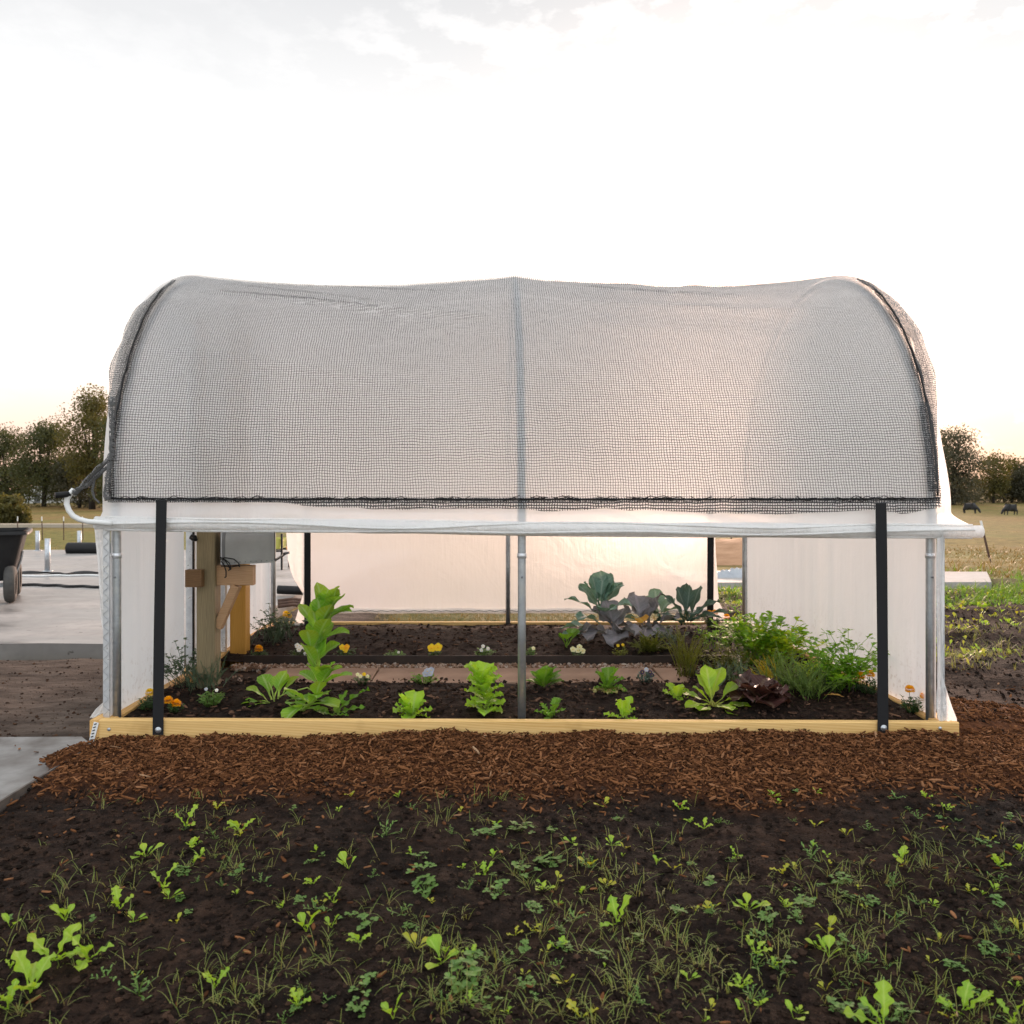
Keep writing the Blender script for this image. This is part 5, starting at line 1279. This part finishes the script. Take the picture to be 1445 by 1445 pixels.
# black metal rack with a yellow tray and an orange knob, seen through the back left gap
rk = P(397, 818, 11.0); rk0 = empty('metal_rack', (rk.x, rk.y, terrain(11)), 'thin black metal rack with a yellow-green tray seen through the back left gap', 'rack')
m = MB(); x0, x1 = P(380, 0, 11).x, P(403, 0, 11).x; ztop, zbot = P(0, 752, 11).z, P(0, 818, 11).z
for x in (x0, x1):
    for y in (10.8, 11.2): m.box(x - .012, x + .012, y - .012, y + .012, terrain(11), ztop)
for z in (zbot + .05, P(0, 776, 11).z):
    for y in (10.8, 11.2): m.box(x0 + .0125, x1 - .0125, y - .01, y + .01, z - .012, z + .012)
m.build('frame', M['black_plastic'], rk0, smooth=False)
m = MB(); zt_ = P(0, 775, 11).z; m.grid([tub_ring(zt_ + .015, x0 + .04, x1 - .04, 10.83, 11.17, .03), tub_ring(zt_ + .15, x0 + .02, x1 - .015, 10.815, 11.185, .03)]); m.add(tub_ring(zt_ + .016, x0 + .04, x1 - .04, 10.83, 11.17, .03)[:-1], [tuple(range(20))])
m.build('tray', m_simple('yellow_green_plastic', (.50, .47, .10), (.4, .4, .1), 6, .5), rk0)
kb = MB(); c = P(408, 773, 10.75); kb.lathe([(0, -.04), (.03, -.032), (.04, 0), (.03, .032), (0, .04)], c, 'y', 14); kb.build('knob', M['orange'], rk0)
m = MB(); p = P(392, 832, 8.2); q = P(440, 834, 8.2); pts = [p.lerp(q, i / 20) for i in range(21)]; m.tube(pts, .045, 10)
tag(m.build('drain_pipe', M['black_plastic'], loc=tuple(p)), 'short black drain pipe on the ground seen below the black rack', 'pipe')
for k in range(3):
    m = MB(); p = P(392, 848 + k * 4, 7.4 - k * .1); m.tube([p, p + Vector((.12, .05, .01)), p + Vector((.3, 0, 0))], .016, 6)
    tag(m.build('stick', M['rust'], loc=tuple(p)), ['brown stick farthest from the back left marigold', 'brown stick in the middle behind the back left gap', 'brown stick nearest the back left marigold'][k], 'stick', 'sticks behind the back left gap')
# grey tarp and stacked sand berm seen through the back right gap
tp = P(1026, 832, 9.6); m = MB(); rows = []
for i in range(16):
    rows.append([(tp.x - .22 + .5 * j / 20, tp.y + .3 * i / 15, -.02 + .17 * math.sin(PI * i / 15) * (.6 + .4 * j / 20) * (1 + .5 * nz(i * .5, j * .4, 3))) for j in range(21)])
m.grid(rows); tag(m.build('tarp', M['silver_tarp'], loc=tuple(tp)), 'crumpled grey tarp on the ground seen through the back right gap', 'tarp')
m = MB(); rows = []
for i in range(25):
    rows.append([(2.8 + 4.2 * j / 30, 13.2 + 2.2 * i / 24, -.16 + .40 * math.sin(PI * i / 24) ** .7 * math.sin(PI * clamp(j / 30)) ** .5 + .04 * nz(i * .6, j * .5)) for j in range(31)])
m.grid(rows); kind(m.build('sand_bank', M['sandwood']), 'structure')
# T-posts
def tpost(px, pyt, pyb, Y, lean, label, h=None):
    b = P(px, pyb, Y); t = P(px + lean, pyt, Y); o = empty('fence_post', b, label, 'fence post', 'steel fence posts in the pasture')
    m = MB(); d = t - b; lo = b - d * .15; k = b + d * .80; m.obox(lo, k, .05, .012, up=Vector((0, 1, 0))); m.obox(lo + Vector((0, .02, 0)), k + Vector((0, .02, 0)), .012, .032, up=Vector((0, 1, 0)))
    m.build('shaft', M['rust'], o, smooth=False)
    m = MB(); m.obox(k, t, .053, .014, up=Vector((0, 1, 0))); m.obox(k + Vector((0, .02, 0)), t + Vector((0, .02, 0)), .013, .032, up=Vector((0, 1, 0))); m.build('painted_tip', M['white_paint'], o, smooth=False)
tpost(1399, 735, 800, 20, -15, 'leaning rusty steel fence post right of the greenhouse')
for px, lb in ((25, 'rusty fence post standing above the black cart'), (60, 'rusty fence post in line with the nearest pipe stub'), (90, 'rusty fence post between the pipe stub and the crank'), (117, 'rusty fence post close beside the crank of the greenhouse')):
    tpost(px, 729, 760, 44, R.uniform(-2, 1), lb)
tpost(1032, 752, 768, 30, 0, 'rusty fence post seen through the back right gap')
# cattle
def cow(px, pyb, Y, s, rz, label):
    m = bpy.data.meshes.new('cow')
    V = [(0, 0, 1.02), (.42, 0, 1.05), (.72, 0, 1.02), (-.45, 0, 1.0), (-.78, 0, .98), (1.02, 0, .78), (1.22, 0, .42), (1.34, 0, .14),
         (.62, .20, .72), (.60, .22, .40), (.62, .22, .04), (.62, -.20, .72), (.70, -.22, .40), (.72, -.22, .04),
         (-.70, .20, .76), (-.82, .22, .46), (-.76, .22, .04), (-.70, -.20, .76), (-.78, -.22, .46), (-.70, -.22, .04), (-.90, 0, .9), (-.95, 0, .4), (1.16, .16, .56), (1.16, -.16, .56)]
    E = [(0, 1), (1, 2), (0, 3), (3, 4), (2, 5), (5, 6), (6, 7), (2, 8), (8, 9), (9, 10), (2, 11), (11, 12), (12, 13), (4, 14), (14, 15), (15, 16), (4, 17), (17, 18), (18, 19), (4, 20), (20, 21), (6, 22), (6, 23)]
    RD = [.50, .49, .42, .50, .42, .20, .135, .085, .13, .075, .065, .13, .075, .065, .16, .08, .065, .16, .08, .065, .04, .03, .045, .045]
    m.from_pydata(V, E, []); o = bpy.data.objects.new('cow', m); COL.objects.link(o)
    o.modifiers.new('skin', 'SKIN')
    for i, r in enumerate(RD):
        d = m.skin_vertices[0].data[i]; d.radius = (r, r); d.use_root = (i == 0)
    sb = o.modifiers.new('sub', 'SUBSURF'); sb.levels = sb.render_levels = 2
    m.materials.append(m_simple('black_hide', (.010, .010, .011), (.02, .018, .017), 3, .7) if 'black_hide' not in bpy.data.materials else bpy.data.materials['black_hide'])
    o.location = P(px, pyb, Y); o.scale = (s, s, s); o.rotation_euler.z = rz; tag(o, label, 'cow', 'black cattle grazing in the pasture')
cow(1426, 727, 88, .80, PI + .1, 'black cow seen side-on, grazing in the pasture')
cow(1369, 725, 88, .78, -.95, 'black cow seen nearly end-on, grazing nearer the greenhouse')
# trees
LT = [m_leaf('tree_leaf_dark', (.045, .055, .02), (.085, .09, .03), None, None, .35, .6), m_leaf('tree_leaf_olive', (.075, .075, .022), (.13, .115, .035), None, None, .45, .6), m_leaf('tree_leaf_grey', (.062, .062, .04), (.10, .094, .056), None, None, .35, .6)]  # leaf colours lifted slightly in place of distance haze
def tree(px, Y, pyt, wpx, label, mat, n, seed, base=None, sz=.30, low=.12, sparse=1.0, name='tree', pyb=None):
    rr = random.Random(seed); zb = terrain(Y); X = (px - VX) * Y / F; zt = P(0, pyt, Y).z; h = zt - zb; w = wpx * Y / F / 2
    o = empty(name, (X, Y, zb), label, 'tree' if name != 'bush' else 'bush', 'trees along the far side of the pasture' if name == 'tree' else None)
    T_ = MB(); C = MB(); tops = []
    T_.tube([(X, Y, zb - .3), (X + .1 * rr.random(), Y, zb + h * .2), (X + .2 * rr.gauss(0, 1), Y, zb + h * .5)], [h * .030, h * .024, h * .014], 8)
    cl = []
    for k in range(int(30 * sparse) + 10):
        for _ in range(30):
            a, q, u = rr.uniform(0, 6.28), rr.random() ** .5, rr.random()
            z = low + (1 - low) * u; wr = math.sin(PI * clamp(.12 + .84 * (u ** .9))) ** .6
            c = Vector((X + w * .8 * q * wr * math.cos(a), Y + w * .8 * q * wr * math.sin(a), zb + h * z * .95)); break
        r_ = h * rr.uniform(.10, .19) * (1 if w / h > .3 else .75); cl.append((c, r_))
        if k % 2 == 0: T_.tube([(X + .05, Y, zb + h * (.18 + .25 * rr.random())), ((X + c.x) / 2 + rr.gauss(0, .2), (Y + c.y) / 2, (zb + h * .35 + c.z) / 2), c], [h * .010, h * .006, h * .002], 5)
    for i in range(int(n * 1.35)):
        c, r_ = cl[rr.randrange(len(cl))]
        d = Vector((rr.gauss(0, 1), rr.gauss(0, 1), rr.gauss(0, .75))); d = d.normalized() * (rr.random() ** .45) * r_ * 1.25
        p = c + d; s_ = sz * 1.35 * rr.uniform(.5, 1.1); u = Vector((rr.gauss(0, 1), rr.gauss(0, 1), rr.gauss(0, 1))).normalized(); v = u.cross(Vector((rr.gauss(0, 1), rr.gauss(0, 1), rr.gauss(0, 1)))).normalized(); g = rr.random()
        C.add([p - u * s_ * .5, p - v * s_ * .28, p + u * s_ * .5, p + v * s_ * .28], [(0, 1, 2, 3)], [(.5, g, .5)] * 4)
    T_.build('trunk', M['bark'], o); C.build('crown', mat, o, smooth=False)
    return o
tree(62, 118, 600, 105, 'broad dark oak behind the black cart, its top touching bright sky', LT[0], 13000, 1, low=.10, sparse=1.5)
tree(8, 124, 606, 90, 'dark tree cut by the edge of the view left of the broad oak', LT[0], 9000, 2, low=.12)
tree(130, 112, 553, 78, 'tall olive-leaved tree rising beside the left end of the netting', LT[1], 9000, 3, low=.30, sparse=1.2)
tree(168, 108, 590, 80, 'dark tree half hidden behind the left end of the netting', LT[0], 9000, 4, low=.1)
tree(112, 116, 640, 80, 'low dark tree behind the crank, under the tall olive one', LT[2], 7000, 5, low=.05)
tree(1345, 132, 602, 92, 'large dark spreading tree beside the right end of the greenhouse', LT[2], 10000, 6, low=.06, sparse=1.1)
tree(1308, 128, 610, 70, 'dark tree mostly hidden behind the right end of the netting', LT[2], 6500, 7, low=.1)
tree(1402, 140, 642, 50, 'small thin-crowned tree glowing in the low sun, right of the large dark one', LT[1], 3000, 8, low=.25, sparse=.9, sz=.34)
tree(1428, 144, 646, 44, 'small tree at the right edge beside the thin-crowned one', LT[1], 3000, 9, low=.2, sparse=.9, sz=.34)
tree(1452, 140, 652, 56, 'grey-green tree cut by the right edge of the view', LT[2], 4500, 10, low=.05)
tree(18, 62, 700, 62, 'low rounded green bush in the pasture above the black cart', LT[1], 5000, 12, sz=.2, low=.05, name='bush')
m = MB(); rr = random.Random(5)
for i in range(64000):
    side = rr.random(); px = rr.uniform(-350, 270) if side < .45 else rr.uniform(1240, 1800) if side < .8 else rr.uniform(250, 1250)
    Y = rr.uniform(140, 158); X = (px - VX) * Y / F; hh = (6.6 if px < 280 else 4.6) + 1.6 * nz(X * .06, 2) + 1.0 * nz(X * .3, 4); z = terrain(Y) + hh * rr.random() ** .8
    s_ = .55 * rr.uniform(.5, 1.2); p = Vector((X, Y, z)); u = Vector((rr.gauss(0, 1), rr.gauss(0, 1), rr.gauss(0, 1))).normalized(); v = u.cross(Vector((rr.gauss(0, 1), rr.gauss(0, 1), rr.gauss(0, 1)))).normalized(); g = rr.random()
    m.add([p - u * s_ * .5, p - v * s_ * .3, p + u * s_ * .5, p + v * s_ * .3], [(0, 1, 2, 3)], [(.5, g, .5)] * 4)
kind(m.build('far_undergrowth', LT[2], smooth=False), 'stuff')
# pale shed behind the left trees
def shed(px0, px1, pyt, pyb, Y, label):
    a, b = P(px0, pyb, Y), P(px1, pyt, Y); o = empty('shed', ((a.x + b.x) / 2, Y + 2, terrain(Y)), label, 'shed'); z0 = terrain(Y) - .2; zr = b.z
    m = MB(); m.box(a.x, b.x, Y, Y + 4, z0, zr); m.build('wall', M['white_paint'], o, smooth=False)
    m = MB(); ry = Y + 2; ov_ = .3
    m.add([(a.x - ov_, Y - ov_, zr - .05), (b.x + ov_, Y - ov_, zr - .05), (b.x + ov_, ry, zr + .9), (a.x - ov_, ry, zr + .9), (a.x - ov_, Y + 4 + ov_, zr - .05), (b.x + ov_, Y + 4 + ov_, zr - .05)], [(0, 1, 2, 3), (3, 2, 5, 4), (0, 3, 4), (1, 5, 2)]); m.build('roof', M['box_grey'], o, smooth=False)
    m = MB(); q = a.x + (b.x - a.x) * .6; m.box(q, q + .9, Y - .06, Y - .01, z0, z0 + 2.0); m.build('door', M['box_dark'], o, smooth=False)
shed(30, 62, 694, 712, 134, 'small white shed glimpsed between the trunks under the broad oak')
shed(72, 108, 692, 708, 138, 'low white building with grey roof half hidden behind the crank handle')

# ------------------------------------------------------------------ light, sky, camera
SUN_AZ, SUN_EL = math.radians(15.5), math.radians(12)
sd = bpy.data.lights.new('sun', 'SUN'); sd.energy = 2.8; sd.angle = math.radians(14); sd.color = (1.0, .66, .50)
so = bpy.data.objects.new('sun', sd); COL.objects.link(so)
dirv = Vector((math.sin(SUN_AZ) * math.cos(SUN_EL), math.cos(SUN_AZ) * math.cos(SUN_EL), math.sin(SUN_EL)))
so.rotation_euler = dirv.to_track_quat('Z', 'Y').to_euler(); so.location = dirv * 50
w = bpy.data.worlds.new('World'); sc.world = w; w.use_nodes = True; nt = w.node_tree; nt.nodes.clear()
def wn(typ, props=None, ins=None):
    n = nt.nodes.new(typ)
    for k, v in (props or {}).items(): setattr(n, k, v)
    for k, v in (ins or {}).items():
        if isinstance(v, bpy.types.NodeSocket): nt.links.new(v, n.inputs[k])
        else: n.inputs[k].default_value = v
    return n
out = wn('ShaderNodeOutputWorld'); bg = wn('ShaderNodeBackground', None, {'Strength': 0.10}); nt.links.new(bg.outputs[0], out.inputs[0])
sky = wn('ShaderNodeTexSky', {'sky_type': 'NISHITA', 'sun_disc': False, 'sun_elevation': SUN_EL, 'sun_rotation': SUN_AZ, 'air_density': 1.0, 'dust_density': 2.0, 'ozone_density': 1.0})
tc = wn('ShaderNodeTexCoord'); sx = wn('ShaderNodeSeparateXYZ', None, {0: tc.outputs['Generated']})
def wramp(f, stops):
    n = nt.nodes.new('ShaderNodeValToRGB'); cr = n.color_ramp
    while len(cr.elements) < len(stops): cr.elements.new(.5)
    for e, (p, c) in zip(cr.elements, stops): e.position = p; e.color = (*c, 1)
    nt.links.new(f, n.inputs[0]); return n.outputs[0]
def wmix(f, a, b, mode='MIX'):
    n = nt.nodes.new('ShaderNodeMix'); n.data_type = 'RGBA'; n.blend_type = mode
    for i, v in ((0, f), (6, a), (7, b)):
        if isinstance(v, bpy.types.NodeSocket): nt.links.new(v, n.inputs[i])
        else: n.inputs[i].default_value = v if i == 0 else (*v, 1)
    return n.outputs[2]
# thin high cloud veil: its own colour by height above the horizon, broken by noise
veil = wramp(sx.outputs[2], [(0, (.86, .52, .40)), (.06, (.88, .64, .52)), (.15, (.95, .82, .73)), (.28, (.90, .87, .84)), (.38, (.69, .685, .68)), (.515, (.53, .53, .535)), (.7, (.78, .79, .80)), (1, (.98, .99, 1.0))])
bk = nt.nodes.new('ShaderNodeMapRange'); bk.interpolation_type = 'SMOOTHSTEP'; nt.links.new(sx.outputs[1], bk.inputs[0]); bk.inputs[1].default_value = .25; bk.inputs[2].default_value = -.25
veil = wmix(bk.outputs[0], veil, (1.04, 1.09, 1.15))      # unseen sky behind the camera, raised and cooled to brighten the front
mp = wn('ShaderNodeMapping', None, {'Vector': tc.outputs['Generated'], 'Scale': (2.2, 2.2, 7.0)})
c1 = wn('ShaderNodeTexNoise', None, {'Vector': mp.outputs[0], 'Scale': 1.3, 'Detail': 5.0, 'Roughness': .55})
mp2 = wn('ShaderNodeMapping', None, {'Vector': tc.outputs['Generated'], 'Scale': (5, 5, 12)})
c2 = wn('ShaderNodeTexNoise', None, {'Vector': mp2.outputs[0], 'Scale': 3.2, 'Detail': 7.0, 'Roughness': .62})
grey = wramp(c1.outputs['Fac'], [(.45, (1, 1, 1)), (.75, (.88, .885, .89))])
puff = wramp(c2.outputs['Fac'], [(.47, (.93, .93, .93)), (.60, (1.26, 1.24, 1.22))])
col = wmix(1.0, veil, grey, 'MULTIPLY'); pm = nt.nodes.new('ShaderNodeMapRange'); nt.links.new(sx.outputs[0], pm.inputs[0]); pm.inputs[1].default_value = -.25; pm.inputs[2].default_value = .25; pm.inputs[3].default_value = .12; pm.inputs[4].default_value = 1.0
col = wmix(pm.outputs[0], col, puff, 'MULTIPLY')
sc10 = wmix(1.0, col, (10, 10, 10), 'MULTIPLY')
skyc = wmix(.93, sky.outputs[0], sc10)
# aureole of the low sun behind the thin cloud
dt = wn('ShaderNodeVectorMath', {'operation': 'DOT_PRODUCT'}, {0: tc.outputs['Generated'], 1: tuple(dirv)})
mx = wn('ShaderNodeMath', {'operation': 'MAXIMUM'}, {0: dt.outputs['Value'], 1: 0.0}); pw = wn('ShaderNodeMath', {'operation': 'POWER'}, {0: mx.outputs[0], 1: 70.0})
glow = wmix(pw.outputs[0], (0, 0, 0), (26, 15, 11.5))
skyc = wmix(1.0, skyc, glow, 'ADD')
nt.links.new(skyc, bg.inputs[0])

cam = bpy.data.cameras.new('camera'); co = bpy.data.objects.new('camera', cam); COL.objects.link(co); sc.camera = co
co.location = (0, 0, CZ); co.rotation_euler = (PI / 2, 0, 0)
cam.sensor_width = 36; cam.lens = 36 * F / 1445; cam.shift_x = 32.5 / 1445; cam.shift_y = -32.5 / 1445
cam.clip_start = .05; cam.clip_end = 6000
cam.dof.use_dof = True; cam.dof.focus_distance = 3.75; cam.dof.aperture_fstop = 5.6
vs = sc.view_settings; vs.view_transform = 'Standard'; vs.look = 'None'; vs.gamma = 1; vs.exposure = 0.72
sc.display_settings.display_device = 'sRGB'
sc.cycles.transparent_max_bounces = 32; sc.cycles.max_bounces = 10; sc.cycles.transmission_bounces = 8; sc.cycles.diffuse_bounces = 5
sc.cycles.use_denoising = True
